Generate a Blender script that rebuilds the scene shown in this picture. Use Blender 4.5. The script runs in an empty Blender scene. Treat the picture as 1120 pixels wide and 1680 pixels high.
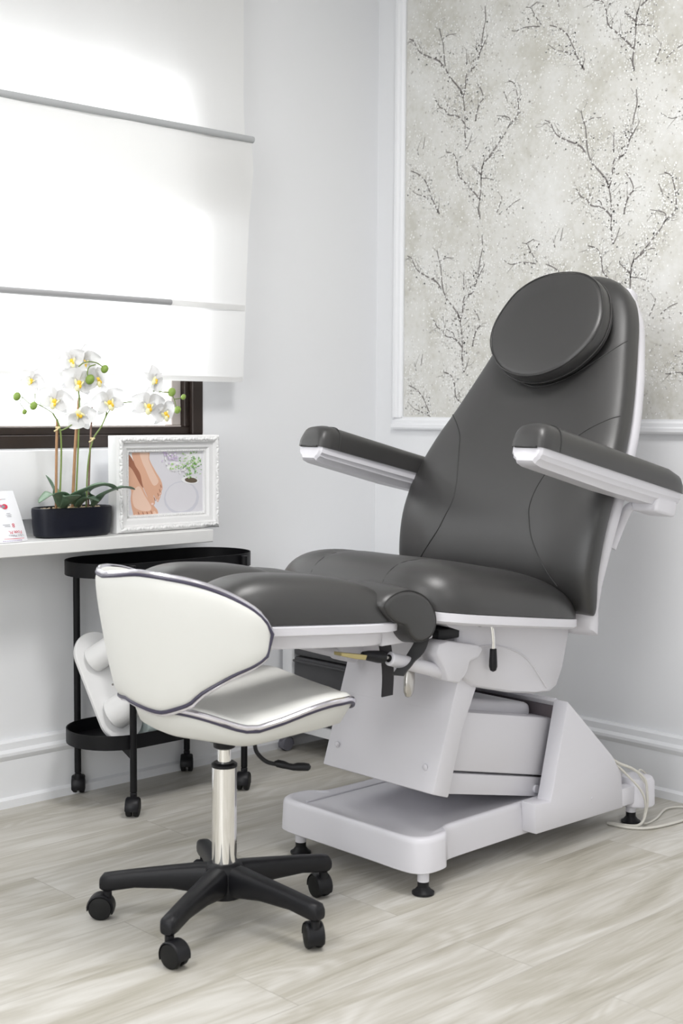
import bpy, bmesh, math, random
from mathutils import Vector, Matrix, Quaternion
PI = math.pi
random.seed(7)
SC = bpy.context.scene
COL = SC.collection

# ------------------------------------------------------------------ camera
cam_d = bpy.data.cameras.new('camera'); cam = bpy.data.objects.new('camera', cam_d); COL.objects.link(cam)
CR = Vector((0.72356318, -0.69022974, 0.00626301)); CU = Vector((0.04616179, 0.05744022, 0.99728116)); CF = Vector((0.68871287, 0.72130682, -0.07342387))
cam.matrix_world = Matrix(((CR.x, CU.x, -CF.x, -3.27546), (CR.y, CU.y, -CF.y, -3.26463), (CR.z, CU.z, -CF.z, 1.08), (0, 0, 0, 1)))
cam_d.sensor_fit = 'VERTICAL'; cam_d.sensor_height = 36.0; cam_d.sensor_width = 24.0
cam_d.lens = 2221.55 / 1680 * 36
cam_d.clip_start = 0.05; cam_d.clip_end = 60
cam_d.dof.use_dof = True; cam_d.dof.focus_distance = 3.45; cam_d.dof.aperture_fstop = 5.0
SC.camera = cam

# ------------------------------------------------------------------ world, lights, exposure
SC.view_settings.view_transform = 'Standard'; SC.view_settings.look = 'None'
SC.view_settings.exposure = 0.0; SC.view_settings.gamma = 1.0; SC.view_settings.use_curve_mapping = False
world = bpy.data.worlds.new('sky'); SC.world = world; world.use_nodes = True
wn = world.node_tree.nodes['Background']; wn.inputs[0].default_value = (0.965, 0.985, 1.0, 1); wn.inputs[1].default_value = 4.6

def area(name, loc, rot, sx, sy, power, color=(1, 1, 1), portal=False):
    l = bpy.data.lights.new(name, 'AREA'); l.shape = 'RECTANGLE'; l.size = sx; l.size_y = sy; l.energy = power; l.color = color
    o = bpy.data.objects.new(name, l); COL.objects.link(o); o.location = loc; o.rotation_euler = rot
    if portal: l.cycles.is_portal = True
    return o
# soft fill panels added on the unseen ceiling (frames are built further down)
PANELS = [(-1.35, -1.75), (-1.35, -3.6), (-3.4, -1.5), (-3.4, -3.6)]
for (x, y), PW in zip(PANELS, (30, 10, 22, 8)):
    area('ceiling_fill_lamp', (x, y, 2.655), (0, 0, 0), 0.56, 0.56, PW, (1.0, 0.985, 0.97))
area('window_portal', (-1.75, 0.14, 1.52), (-PI / 2, 0, 0), 2.0, 1.08, 10, portal=True)
area('window_portal', (-4.85, -2.6, 1.5), (0, -PI / 2, 0), 1.5, 2.4, 10, portal=True)  # portal for the added fill window behind the camera

# ------------------------------------------------------------------ materials
def mat(name, col, rough=0.5, metal=0.0, coat=0.0, spec=0.5, bump=0.0, bscale=200.0, var=0.0, vscale=6.0, emit=None, sheen=0.0):
    m = bpy.data.materials.new(name); m.use_nodes = True; nt = m.node_tree; b = nt.nodes['Principled BSDF']
    b.inputs['Base Color'].default_value = (*col, 1); b.inputs['Roughness'].default_value = rough; b.inputs['Metallic'].default_value = metal
    b.inputs['Coat Weight'].default_value = coat; b.inputs['Specular IOR Level'].default_value = spec; b.inputs['Sheen Weight'].default_value = sheen
    tc = nt.nodes.new('ShaderNodeTexCoord')
    if bump > 0:
        n = nt.nodes.new('ShaderNodeTexNoise'); n.inputs['Scale'].default_value = bscale; n.inputs['Detail'].default_value = 3
        bp = nt.nodes.new('ShaderNodeBump'); bp.inputs['Strength'].default_value = bump; bp.inputs['Distance'].default_value = 0.001
        nt.links.new(tc.outputs['Object'], n.inputs['Vector']); nt.links.new(n.outputs['Fac'], bp.inputs['Height']); nt.links.new(bp.outputs['Normal'], b.inputs['Normal'])
    if var > 0:
        n2 = nt.nodes.new('ShaderNodeTexNoise'); n2.inputs['Scale'].default_value = vscale; n2.inputs['Detail'].default_value = 4
        mx = nt.nodes.new('ShaderNodeMix'); mx.data_type = 'RGBA'
        mx.inputs['A'].default_value = (*[c * (1 - var) for c in col], 1); mx.inputs['B'].default_value = (*[min(1, c * (1 + var)) for c in col], 1)
        nt.links.new(tc.outputs['Object'], n2.inputs['Vector']); nt.links.new(n2.outputs['Fac'], mx.inputs['Factor']); nt.links.new(mx.outputs['Result'], b.inputs['Base Color'])
    if emit:
        b.inputs['Emission Color'].default_value = (*emit[0], 1); b.inputs['Emission Strength'].default_value = emit[1]
    return m

M = {}
M['wall'] = mat('painted_wall', (0.80, 0.808, 0.825), 0.7, bump=0.08, bscale=90)
M['trim'] = mat('trim_paint', (0.83, 0.84, 0.86), 0.42)
M['ceil'] = mat('ceiling_paint', (0.85, 0.85, 0.85), 0.8)
M['leather'] = mat('grey_leather', (0.035, 0.034, 0.034), 0.37, bump=0.2, bscale=700, spec=0.6)
M['seam'] = mat('seam_thread', (0.03, 0.03, 0.03), 0.6)
M['shell'] = mat('white_plastic', (0.70, 0.69, 0.73), 0.32, spec=0.4)
M['shell_in'] = mat('dark_inner_shade', (0.13, 0.11, 0.12), 0.5)
M['stoolwhite'] = mat('white_vinyl', (0.70, 0.70, 0.67), 0.48, spec=0.45)
M['chrome'] = mat('chrome', (0.86, 0.85, 0.83), 0.08, metal=1.0)
M['piping'] = mat('silver_piping', (0.80, 0.78, 0.84), 0.16, metal=1.0)
M['pipebase'] = mat('dark_piping_edge', (0.045, 0.04, 0.07), 0.35)
M['blackpl'] = mat('black_plastic', (0.008, 0.008, 0.010), 0.42, spec=0.3, bump=0.15, bscale=500)
M['blackmt'] = mat('black_powder_coat', (0.004, 0.004, 0.005), 0.5, spec=0.25)
M['rubber'] = mat('black_rubber', (0.008, 0.008, 0.008), 0.6, spec=0.3)
M['steel'] = mat('brushed_steel', (0.55, 0.53, 0.50), 0.25, metal=1.0)
M['brass'] = mat('brass_zinc', (0.50, 0.42, 0.20), 0.35, metal=0.9)
M['strap'] = mat('black_strap', (0.02, 0.018, 0.022), 0.7, bump=0.3, bscale=600)
M['strapg'] = mat('grey_strap', (0.05, 0.05, 0.052), 0.6, bump=0.3, bscale=600)
M['brown'] = mat('brown_aluminium', (0.032, 0.022, 0.018), 0.32, metal=0.3, spec=0.6)
M['alu'] = mat('pale_reveal', (0.50, 0.45, 0.42), 0.5)
M['shelf'] = mat('shelf_lacquer', (0.80, 0.80, 0.79), 0.3)
M['frame'] = mat('frame_gesso', (0.80, 0.80, 0.80), 0.38, bump=0.25, bscale=60)
M['cable'] = mat('cream_cable', (0.62, 0.60, 0.55), 0.45)
M['drawer'] = mat('dark_grey_drawer', (0.075, 0.075, 0.080), 0.45, spec=0.4)
M['casg'] = mat('grey_caster', (0.16, 0.16, 0.19), 0.5)
M['pot'] = mat('navy_black_pot', (0.005, 0.006, 0.013), 0.38, spec=0.3)
M['pebble'] = mat('tan_pebbles', (0.55, 0.44, 0.30), 0.7, var=0.4, vscale=60)
M['leaf'] = mat('orchid_leaf', (0.115, 0.19, 0.12), 0.4, var=0.25, vscale=20)
M['stemg'] = mat('green_stem', (0.17, 0.24, 0.06), 0.5)
M['cane'] = mat('bamboo_cane', (0.36, 0.20, 0.10), 0.6, var=0.35, vscale=30)
M['caneb'] = mat('brown_cane', (0.22, 0.13, 0.10), 0.6)
M['bud'] = mat('green_bud', (0.22, 0.33, 0.06), 0.45, var=0.2, vscale=40)
M['raffia'] = mat('raffia_tie', (0.65, 0.55, 0.30), 0.7)
M['yellow'] = mat('yellow_throat', (0.95, 0.62, 0.05), 0.5)
M['cream'] = mat('pale_yellow_lip', (0.88, 0.85, 0.52), 0.5)
M['pouch'] = mat('glossy_white_pouch', (0.82, 0.83, 0.86), 0.25)
M['red'] = mat('red_ink', (0.60, 0.03, 0.07), 0.5)
M['greyink'] = mat('grey_ink', (0.25, 0.25, 0.28), 0.6)
M['purple'] = mat('mauve_ink', (0.42, 0.36, 0.52), 0.6)
M['mint'] = mat('mint_card', (0.66, 0.76, 0.74), 0.45)
M['holder'] = mat('holder_white', (0.78, 0.78, 0.78), 0.35)

def translucent(name, col, t=0.5, weave=True):
    m = bpy.data.materials.new(name); m.use_nodes = True; nt = m.node_tree; nt.nodes.remove(nt.nodes['Principled BSDF'])
    out = nt.nodes['Material Output']; d = nt.nodes.new('ShaderNodeBsdfDiffuse'); tr = nt.nodes.new('ShaderNodeBsdfTranslucent'); mx = nt.nodes.new('ShaderNodeMixShader')
    d.inputs[0].default_value = (*col, 1); tr.inputs[0].default_value = (*col, 1); mx.inputs[0].default_value = t
    if weave:
        tc = nt.nodes.new('ShaderNodeTexCoord'); mp = nt.nodes.new('ShaderNodeMapping'); mp.inputs['Scale'].default_value = (14, 14, 1.2)
        n = nt.nodes.new('ShaderNodeTexNoise'); n.inputs['Scale'].default_value = 1.0
        bp = nt.nodes.new('ShaderNodeBump'); bp.inputs['Strength'].default_value = 0.25; bp.inputs['Distance'].default_value = 0.01
        nt.links.new(tc.outputs['Object'], mp.inputs[0]); nt.links.new(mp.outputs[0], n.inputs['Vector']); nt.links.new(n.outputs['Fac'], bp.inputs['Height'])
        nt.links.new(bp.outputs[0], d.inputs['Normal'])
    nt.links.new(d.outputs[0], mx.inputs[1]); nt.links.new(tr.outputs[0], mx.inputs[2]); nt.links.new(mx.outputs[0], out.inputs['Surface'])
    return m
M['blind'] = translucent('linen_blind', (0.89, 0.89, 0.885), 0.41)
M['petal'] = translucent('orchid_petal', (0.80, 0.80, 0.80), 0.22, False)

def glass():
    m = bpy.data.materials.new('window_glass'); m.use_nodes = True; nt = m.node_tree; nt.nodes.remove(nt.nodes['Principled BSDF'])
    out = nt.nodes['Material Output']; t = nt.nodes.new('ShaderNodeBsdfTransparent'); g = nt.nodes.new('ShaderNodeBsdfGlossy'); g.inputs['Roughness'].default_value = 0.02
    mx = nt.nodes.new('ShaderNodeMixShader'); mx.inputs[0].default_value = 0.05
    nt.links.new(t.outputs[0], mx.inputs[1]); nt.links.new(g.outputs[0], mx.inputs[2]); nt.links.new(mx.outputs[0], out.inputs['Surface'])
    return m
M['glass'] = glass()

def wood_floor():
    m = bpy.data.materials.new('pale_oak_planks'); m.use_nodes = True; nt = m.node_tree; N = nt.nodes; Lk = nt.links.new; b = N['Principled BSDF']
    tc = N.new('ShaderNodeTexCoord')
    br = N.new('ShaderNodeTexBrick'); br.offset = 0.37; br.inputs['Scale'].default_value = 1.0
    br.inputs['Brick Width'].default_value = 1.22; br.inputs['Row Height'].default_value = 0.185; br.inputs['Mortar Size'].default_value = 0.0012; br.inputs['Mortar Smooth'].default_value = 0.3
    br.inputs['Color1'].default_value = (0.0, 0, 0, 1); br.inputs['Color2'].default_value = (1, 1, 1, 1); br.inputs['Mortar'].default_value = (0.5, 0.5, 0.5, 1)
    Lk(tc.outputs['Object'], br.inputs['Vector'])
    # per plank offset for the grain
    sep = N.new('ShaderNodeSeparateXYZ'); Lk(tc.outputs['Object'], sep.inputs[0])
    ad = N.new('ShaderNodeMath'); ad.operation = 'MULTIPLY_ADD'; ad.inputs[1].default_value = 7.3; Lk(br.outputs['Color'], ad.inputs[0]); Lk(sep.outputs['Z'], ad.inputs[2])
    cmb = N.new('ShaderNodeCombineXYZ'); Lk(sep.outputs['X'], cmb.inputs[0]); Lk(sep.outputs['Y'], cmb.inputs[1]); Lk(ad.outputs[0], cmb.inputs[2])
    mp = N.new('ShaderNodeMapping'); mp.inputs['Scale'].default_value = (1.5, 9.0, 1.0); Lk(cmb.outputs[0], mp.inputs[0])
    n1 = N.new('ShaderNodeTexNoise'); n1.inputs['Scale'].default_value = 1.0; n1.inputs['Detail'].default_value = 5; n1.inputs['Distortion'].default_value = 1.6; Lk(mp.outputs[0], n1.inputs['Vector'])
    mp2 = N.new('ShaderNodeMapping'); mp2.inputs['Scale'].default_value = (6.0, 150.0, 1.0); Lk(cmb.outputs[0], mp2.inputs[0])
    n2 = N.new('ShaderNodeTexNoise'); n2.inputs['Scale'].default_value = 1.0; n2.inputs['Detail'].default_value = 4; n2.inputs['Distortion'].default_value = 0.8; Lk(mp2.outputs[0], n2.inputs['Vector'])
    # cathedral rings: distorted bands
    mp3 = N.new('ShaderNodeMapping'); mp3.inputs['Scale'].default_value = (1.1, 5.5, 1.0); Lk(cmb.outputs[0], mp3.inputs[0])
    n3 = N.new('ShaderNodeTexNoise'); n3.inputs['Scale'].default_value = 1.0; n3.inputs['Detail'].default_value = 1.5; n3.inputs['Distortion'].default_value = 0.6; Lk(mp3.outputs[0], n3.inputs['Vector'])
    mm = N.new('ShaderNodeMath'); mm.operation = 'MULTIPLY'; mm.inputs[1].default_value = 95.0; Lk(n3.outputs['Fac'], mm.inputs[0])
    sn = N.new('ShaderNodeMath'); sn.operation = 'SINE'; Lk(mm.outputs[0], sn.inputs[0])
    msk = N.new('ShaderNodeMapRange'); msk.inputs['From Min'].default_value = 0.44; msk.inputs['From Max'].default_value = 0.58; Lk(n1.outputs['Fac'], msk.inputs['Value'])
    rm = N.new('ShaderNodeMath'); rm.operation = 'MULTIPLY'; Lk(sn.outputs[0], rm.inputs[0]); Lk(msk.outputs[0], rm.inputs[1])
    s1 = N.new('ShaderNodeMath'); s1.operation = 'MULTIPLY_ADD'; s1.inputs[1].default_value = 0.085; Lk(rm.outputs[0], s1.inputs[0])
    s2 = N.new('ShaderNodeMath'); s2.operation = 'MULTIPLY_ADD'; s2.inputs[1].default_value = 0.36; Lk(n2.outputs['Fac'], s2.inputs[0]); Lk(n1.outputs['Fac'], s2.inputs[2])
    Lk(s2.outputs[0], s1.inputs[2])
    s3 = N.new('ShaderNodeMath'); s3.operation = 'MULTIPLY_ADD'; s3.inputs[1].default_value = 0.09; Lk(br.outputs['Color'], s3.inputs[0]); Lk(s1.outputs[0], s3.inputs[2])
    cr = N.new('ShaderNodeValToRGB'); e = cr.color_ramp.elements
    e[0].position = 0.36; e[0].color = (0.255, 0.232, 0.185, 1); e[1].position = 1.0; e[1].color = (0.60, 0.585, 0.548, 1)
    k = cr.color_ramp.elements.new(0.56); k.color = (0.405, 0.382, 0.325, 1); k = cr.color_ramp.elements.new(0.76); k.color = (0.51, 0.49, 0.445, 1)
    Lk(s3.outputs[0], cr.inputs[0])
    mx = N.new('ShaderNodeMix'); mx.data_type = 'RGBA'; mx.inputs['B'].default_value = (0.30, 0.28, 0.25, 1)
    mf = N.new('ShaderNodeMath'); mf.operation = 'MULTIPLY'; mf.inputs[1].default_value = 0.55; Lk(br.outputs['Fac'], mf.inputs[0]); Lk(mf.outputs[0], mx.inputs['Factor']); Lk(cr.outputs[0], mx.inputs['A'])
    Lk(mx.outputs['Result'], b.inputs['Base Color']); b.inputs['Roughness'].default_value = 0.42; b.inputs['Specular IOR Level'].default_value = 0.35
    bp = N.new('ShaderNodeBump'); bp.inputs['Strength'].default_value = 0.15; bp.inputs['Distance'].default_value = 0.001; Lk(n2.outputs['Fac'], bp.inputs['Height']); Lk(bp.outputs[0], b.inputs['Normal'])
    return m
M['floor'] = wood_floor()

def paper_mat():
    m = bpy.data.materials.new('blossom_wallpaper'); m.use_nodes = True; nt = m.node_tree; N = nt.nodes; Lk = nt.links.new; b = N['Principled BSDF']
    tc = N.new('ShaderNodeTexCoord')
    n1 = N.new('ShaderNodeTexNoise'); n1.inputs['Scale'].default_value = 5.0; n1.inputs['Detail'].default_value = 6; n1.inputs['Roughness'].default_value = 0.65; Lk(tc.outputs['Object'], n1.inputs['Vector'])
    n2 = N.new('ShaderNodeTexNoise'); n2.inputs['Scale'].default_value = 75.0; n2.inputs['Detail'].default_value = 3; Lk(tc.outputs['Object'], n2.inputs['Vector'])
    s = N.new('ShaderNodeMath'); s.operation = 'MULTIPLY_ADD'; s.inputs[1].default_value = 0.28; Lk(n2.outputs['Fac'], s.inputs[0]); Lk(n1.outputs['Fac'], s.inputs[2])
    cr = N.new('ShaderNodeValToRGB'); e = cr.color_ramp.elements; e[0].position = 0.50; e[0].color = (0.54, 0.53, 0.48, 1); e[1].position = 0.80; e[1].color = (0.72, 0.72, 0.70, 1)
    k = e.new(0.63); k.color = (0.64, 0.635, 0.60, 1)
    Lk(s.outputs[0], cr.inputs[0]); Lk(cr.outputs[0], b.inputs['Base Color']); b.inputs['Roughness'].default_value = 0.75
    return m
M['paper'] = paper_mat()
M['twig'] = mat('printed_twig', (0.20, 0.185, 0.18), 0.8, var=0.3, vscale=30)
M['twigl'] = mat('printed_pale_twig', (0.36, 0.345, 0.33), 0.8)
M['blos'] = mat('printed_blossom', (0.85, 0.85, 0.83), 0.8)
M['blos2'] = mat('printed_grey_blossom', (0.46, 0.445, 0.42), 0.8)  # darker grey flecks of the printed pattern

# ------------------------------------------------------------------ helpers
def new_obj(name, bm, mt, parent=None, smooth=True, ang=35):
    me = bpy.data.meshes.new(name); bmesh.ops.recalc_face_normals(bm, faces=bm.faces[:]) if len(bm.faces) else None
    bm.to_mesh(me); bm.free()
    for m_ in (mt if isinstance(mt, (list, tuple)) else [mt]): me.materials.append(M[m_] if isinstance(m_, str) else m_)
    if smooth:
        for p in me.polygons: p.use_smooth = True
        me.set_sharp_from_angle(angle=math.radians(ang))
    o = bpy.data.objects.new(name, me); COL.objects.link(o)
    if parent:
        o.parent = parent
        inv = parent_world(parent).inverted(); o.matrix_parent_inverse = inv
    return o
def parent_world(p):
    m = p.matrix_basis.copy()
    if p.parent: m = parent_world(p.parent) @ p.matrix_parent_inverse @ m
    return m
def thing(name, label, cat, loc=(0, 0, 0), group=None):
    o = bpy.data.objects.new(name, None); COL.objects.link(o); o.location = loc; o.empty_display_size = 0.05
    tag(o, label, cat, group); return o
def tag(o, label, cat, group=None):
    o['label'] = label; o['category'] = cat
    if group: o['group'] = group
    return o
def struct(name, bm, mt, smooth=False, label=None, **k):
    o = new_obj(name, bm, mt, None, smooth, **k); o['kind'] = 'structure'
    if label: o['label'] = label
    return o
def B(): return bmesh.new()
def add_box(bm, x0, x1, y0, y1, z0, z1, bev=0.0, seg=2, mi=0, mtx=None):
    r = bmesh.ops.create_cube(bm, size=1.0); vs = r['verts']
    for v in vs: v.co = Vector(((x0 + x1) / 2 + v.co.x * (x1 - x0), (y0 + y1) / 2 + v.co.y * (y1 - y0), (z0 + z1) / 2 + v.co.z * (z1 - z0)))
    fs = list({f for v in vs for f in v.link_faces}); es = list({e for v in vs for e in v.link_edges})
    for f in fs: f.material_index = mi
    if bev > 0:
        r2 = bmesh.ops.bevel(bm, geom=es, offset=bev, segments=seg, profile=0.5, affect='EDGES')
        vs = list({v for f in r2['faces'] for v in f.verts} | {v for v in vs if v.is_valid})
        for f in r2['faces']: f.material_index = mi
    if mtx is not None:
        for v in vs: v.co = mtx @ v.co
    return vs
def bridge(bm, a, b, closed=True, mi=0):
    n = len(a)
    for i in range(n if closed else n - 1):
        j = (i + 1) % n
        try: bm.faces.new((a[i], a[j], b[j], b[i])).material_index = mi
        except ValueError: pass
def loft(bm, rings, cap=True, closed=True, mi=0):
    R_ = [[bm.verts.new(p) for p in r] for r in rings]
    for a, b in zip(R_[:-1], R_[1:]): bridge(bm, a, b, closed, mi)
    if cap:
        for r in (R_[0], R_[-1]):
            try: bm.faces.new(r).material_index = mi
            except ValueError: pass
    return R_
def lathe(bm, prof, cx=0, cy=0, n=24, axis='z', mtx=None, mi=0):
    rings = []
    for (r, h) in prof:
        ring = []
        for i in range(n):
            a = 2 * PI * i / n; p = Vector((cx + r * math.cos(a), cy + r * math.sin(a), h)) if mtx is None else mtx @ Vector((r * math.cos(a), r * math.sin(a), h))
            ring.append(p)
        rings.append(ring)
    return loft(bm, rings, True, True, mi)
def frame_mtx(p, d):
    d = Vector(d).normalized(); q = d.to_track_quat('Z', 'Y'); return Matrix.Translation(Vector(p)) @ q.to_matrix().to_4x4()
def cyl(bm, p0, p1, r0, r1=None, n=20, bev=0.0, mi=0):
    p0 = Vector(p0); p1 = Vector(p1); L = (p1 - p0).length; r1 = r0 if r1 is None else r1
    pr = [(r0 - bev, 0), (r0, bev), (r1, L - bev), (r1 - bev, L)] if bev else [(r0, 0), (r1, L)]
    return lathe(bm, pr, mtx=frame_mtx(p0, p1 - p0), n=n, mi=mi)
def catmull(P, k=8, closed=False):
    P = [Vector(p) for p in P]; n = len(P); out = []
    for i in range(n if closed else n - 1):
        a = P[(i - 1) % n] if closed or i > 0 else P[0] * 2 - P[1]; b = P[i]; c = P[(i + 1) % n]; d = P[(i + 2) % n] if closed or i + 2 < n else P[-1] * 2 - P[-2]
        for j in range(k):
            t = j / k; out.append(0.5 * ((2 * b) + (c - a) * t + (2 * a - 5 * b + 4 * c - d) * t * t + (3 * b - a - 3 * c + d) * t ** 3))
    if not closed: out.append(P[-1])
    return out
def tube(bm, P, r, n=8, closed=False, mi=0, up=None, ry=None):
    P = [Vector(p) for p in P]; m = len(P); rings = []; prev = None
    for i in range(m):
        if closed: d = P[(i + 1) % m] - P[i - 1]
        else: d = P[min(i + 1, m - 1)] - P[max(i - 1, 0)]
        if d.length < 1e-9: d = Vector((0, 0, 1))
        d.normalize()
        if prev is None:
            ref = Vector(up) if up else (Vector((0, 0, 1)) if abs(d.z) < 0.9 else Vector((1, 0, 0)))
            x = ref.cross(d).normalized()
        else:
            x = prev - d * prev.dot(d); x.normalize()
        if up: x = Vector(up).cross(d).normalized() if Vector(up).cross(d).length > 1e-4 else x
        prev = x; y = d.cross(x); rr = r[i] if isinstance(r, (list, tuple)) else r; r2 = rr if ry is None else ry
        rings.append([P[i] + x * rr * math.cos(2 * PI * k / n) + y * r2 * math.sin(2 * PI * k / n) for k in range(n)])
    R_ = [[bm.verts.new(p) for p in q] for q in rings]
    for a, b in zip(R_[:-1], R_[1:]): bridge(bm, a, b, True, mi)
    if closed: bridge(bm, R_[-1], R_[0], True, mi)
    else:
        bm.faces.new(R_[0]).material_index = mi; bm.faces.new(R_[-1]).material_index = mi
def prism(bm, poly, y0, y1, axis='y', bev=0.0, seg=2, mi=0):
    def P(a, b, t): return Vector((a, t, b)) if axis == 'y' else (Vector((t, a, b)) if axis == 'x' else Vector((a, b, t)))
    v0 = [bm.verts.new(P(a, b, y0)) for a, b in poly]; v1 = [bm.verts.new(P(a, b, y1)) for a, b in poly]
    f = [bm.faces.new(v0), bm.faces.new(v1)]; n = len(poly)
    for i in range(n): f.append(bm.faces.new((v0[i], v0[(i + 1) % n], v1[(i + 1) % n], v1[i])))
    bmesh.ops.recalc_face_normals(bm, faces=f)
    for q in f: q.material_index = mi
    if bev > 0:
        es = list({e for q in f for e in q.edges}); r = bmesh.ops.bevel(bm, geom=es, offset=bev, segments=seg, profile=0.5, affect='EDGES')
        for q in r['faces']: q.material_index = mi
def sq(a, n):  # superellipse direction
    c, s = math.cos(a), math.sin(a); return (math.copysign(abs(c) ** (2 / n), c), math.copysign(abs(s) ** (2 / n), s))
def dome(bm, outline, zb, ht, e1=2.4, rings=14, bottom=True, lip=0.0, mi=0):
    """outline: list of (x,y); zb(x,y) base plane; ht(x,y) crown height; domed cushion"""
    cx = sum(p[0] for p in outline) / len(outline); cy = sum(p[1] for p in outline) / len(outline)
    R_ = []
    for k in range(rings + 1):
        a = (PI / 2) * k / rings
        s = math.cos(a) ** 0.9 if k < rings else 0.0
        h = (1 - s ** e1) ** (1 / 2.0)
        pts = []
        for (x, y) in outline:
            X = cx + (x - cx) * s; Y = cy + (y - cy) * s
            pts.append(Vector((X, Y, zb(X, Y) + lip * (1 if k else 0.0) + h * ht(X, Y))))
        R_.append(pts)
    V = [[bm.verts.new(p) for p in r] for r in R_[:-1]]
    for a, b in zip(V[:-1], V[1:]): bridge(bm, a, b, True, mi)
    c = bm.verts.new(R_[-1][0]); n = len(outline)
    for i in range(n): bm.faces.new((V[-1][i], V[-1][(i + 1) % n], c)).material_index = mi
    if bottom: bm.faces.new(V[0]).material_index = mi
def selipse(cx, cy, a, b, n=4.0, N=64): return [(cx + a * sq(2 * PI * i / N, n)[0], cy + b * sq(2 * PI * i / N, n)[1]) for i in range(N)]
def lerp_tab(T, x):
    if x <= T[0][0]: return T[0][1]
    for (a, b), (c, d) in zip(T[:-1], T[1:]):
        if x <= c: 
            t = (x - a) / (c - a); return b + (d - b) * t
    return T[-1][1]
def smooth_tab(T, k=6):
    P = catmull([(a, b, 0) for a, b in T], k); return [(p.x, p.y) for p in P]

# ------------------------------------------------------------------ room shell
XW, YW, ZC = -4.9, -4.9, 2.7
bm = B(); add_box(bm, XW, 0.12, YW, 0.12, -0.1, 0.0); struct('floor', bm, 'floor')
bm = B(); add_box(bm, XW, 0.12, YW, 0.12, ZC, ZC + 0.1); struct('ceiling', bm, 'ceil')
bm = B(); add_box(bm, 0.0, 0.12, YW, 0.12, 0, ZC); wr = struct('wall_right', bm, 'wall')
bm = B()   # window wall, opening x -2.75..-0.743, z 0.976..2.06
WX0, WX1, WZ0, WZ1 = -2.75, -0.743, 0.976, 2.06
add_box(bm, WX1, 0.0, 0, 0.12, 0, ZC); add_box(bm, XW, WX0, 0, 0.12, 0, ZC); add_box(bm, WX0, WX1, 0, 0.12, 0, WZ0); add_box(bm, WX0, WX1, 0, 0.12, WZ1, ZC)
struct('wall_left', bm, 'wall')
bm = B(); add_box(bm, XW, 0.12, YW - 0.12, YW, 0, ZC); struct('wall_front', bm, 'wall')
bm = B()   # wall behind the camera side, window opening added for fill light
add_box(bm, XW - 0.12, XW, YW, -3.9, 0, ZC); add_box(bm, XW - 0.12, XW, -1.4, 0.12, 0, ZC); add_box(bm, XW - 0.12, XW, -3.9, -1.4, 0, 0.7); add_box(bm, XW - 0.12, XW, -3.9, -1.4, 2.3, ZC)
struct('wall_back', bm, 'wall')

# frames around the added ceiling fill panels
for (x, y) in PANELS:
    t = thing('ceiling_fill_panel', 'square white ceiling panel added out of view as fill light', 'light', (x, y, ZC), 'added ceiling fill panels')
    bm = B()
    for a0, a1, b0, b1 in ((-.31, .31, -.31, -.285), (-.31, .31, .285, .31), (-.31, -.285, -.285, .285), (.285, .31, -.285, .285)): add_box(bm, x + a0, x + a1, y + b0, y + b1, ZC - 0.045, ZC - 0.001)
    new_obj('frame', bm, 'trim', t, False)

# baseboards: profile extruded along the two walls
BP = [(0, 0), (.030, 0), (.030, .022), (.018, .028), (.018, .128), (.022, .134), (.026, .142), (.026, .150), (.020, .156), (.017, .158), (.017, .176), (.012, .182), (0, .182)]
bm = B(); prism(bm, [(-d, z) for d, z in BP], XW, -0.0, axis='x'); struct('baseboard_left', bm, 'trim', True, ang=25)
bm = B(); prism(bm, [(-d, z) for d, z in BP], YW, -0.0, axis='y'); struct('baseboard_right', bm, 'trim', True, ang=25)

# window
t = B()
for (x0, x1, z0, z1) in ((WX0, WX1, WZ0, WZ0 + .036), (WX0, WX1, WZ1 - .03, WZ1), (WX1 - .04, WX1, WZ0 + .036, WZ1 - .03), (WX0, WX0 + .04, WZ0 + .036, WZ1 - .03)):
    add_box(t, x0, x1, -0.004, 0.09, z0, z1, 0.002, 1)
win = struct('window_1', t, 'brown', True); win['label'] = 'dark brown aluminium window frame behind the white blind'
t = B()
for (x0, x1, z0, z1) in ((WX0 + .04, WX1 - .04, WZ0 + .036, WZ0 + .058), (WX1 - .058, WX1 - .04, WZ0 + .058, WZ1 - .03)): add_box(t, x0, x1, 0.012, 0.05, z0, z1, 0.002, 1)
new_obj('window_sash', t, 'brown', win)
t = B(); add_box(t, WX1 - .092, WX1 - .058, 0.03, 0.07, WZ0 + .062, WZ1 - .03, 0.002, 1); add_box(t, WX0 + .04, WX1 - .058, 0.03, 0.07, WZ0 + .058, WZ0 + .062)
new_obj('sash_lining', t, 'alu', win)
t = B(); add_box(t, WX0 + .04, WX1 - .09, 0.045, 0.05, WZ0 + .06, WZ1 - .03); new_obj('window_pane', t, 'glass', win, False)
# board under the window
t = B(); add_box(t, -3.2, -1.06, -0.038, -0.0, 0.785, 0.972, 0.004, 2); struct('trim_1', t, 'trim', True)

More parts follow.
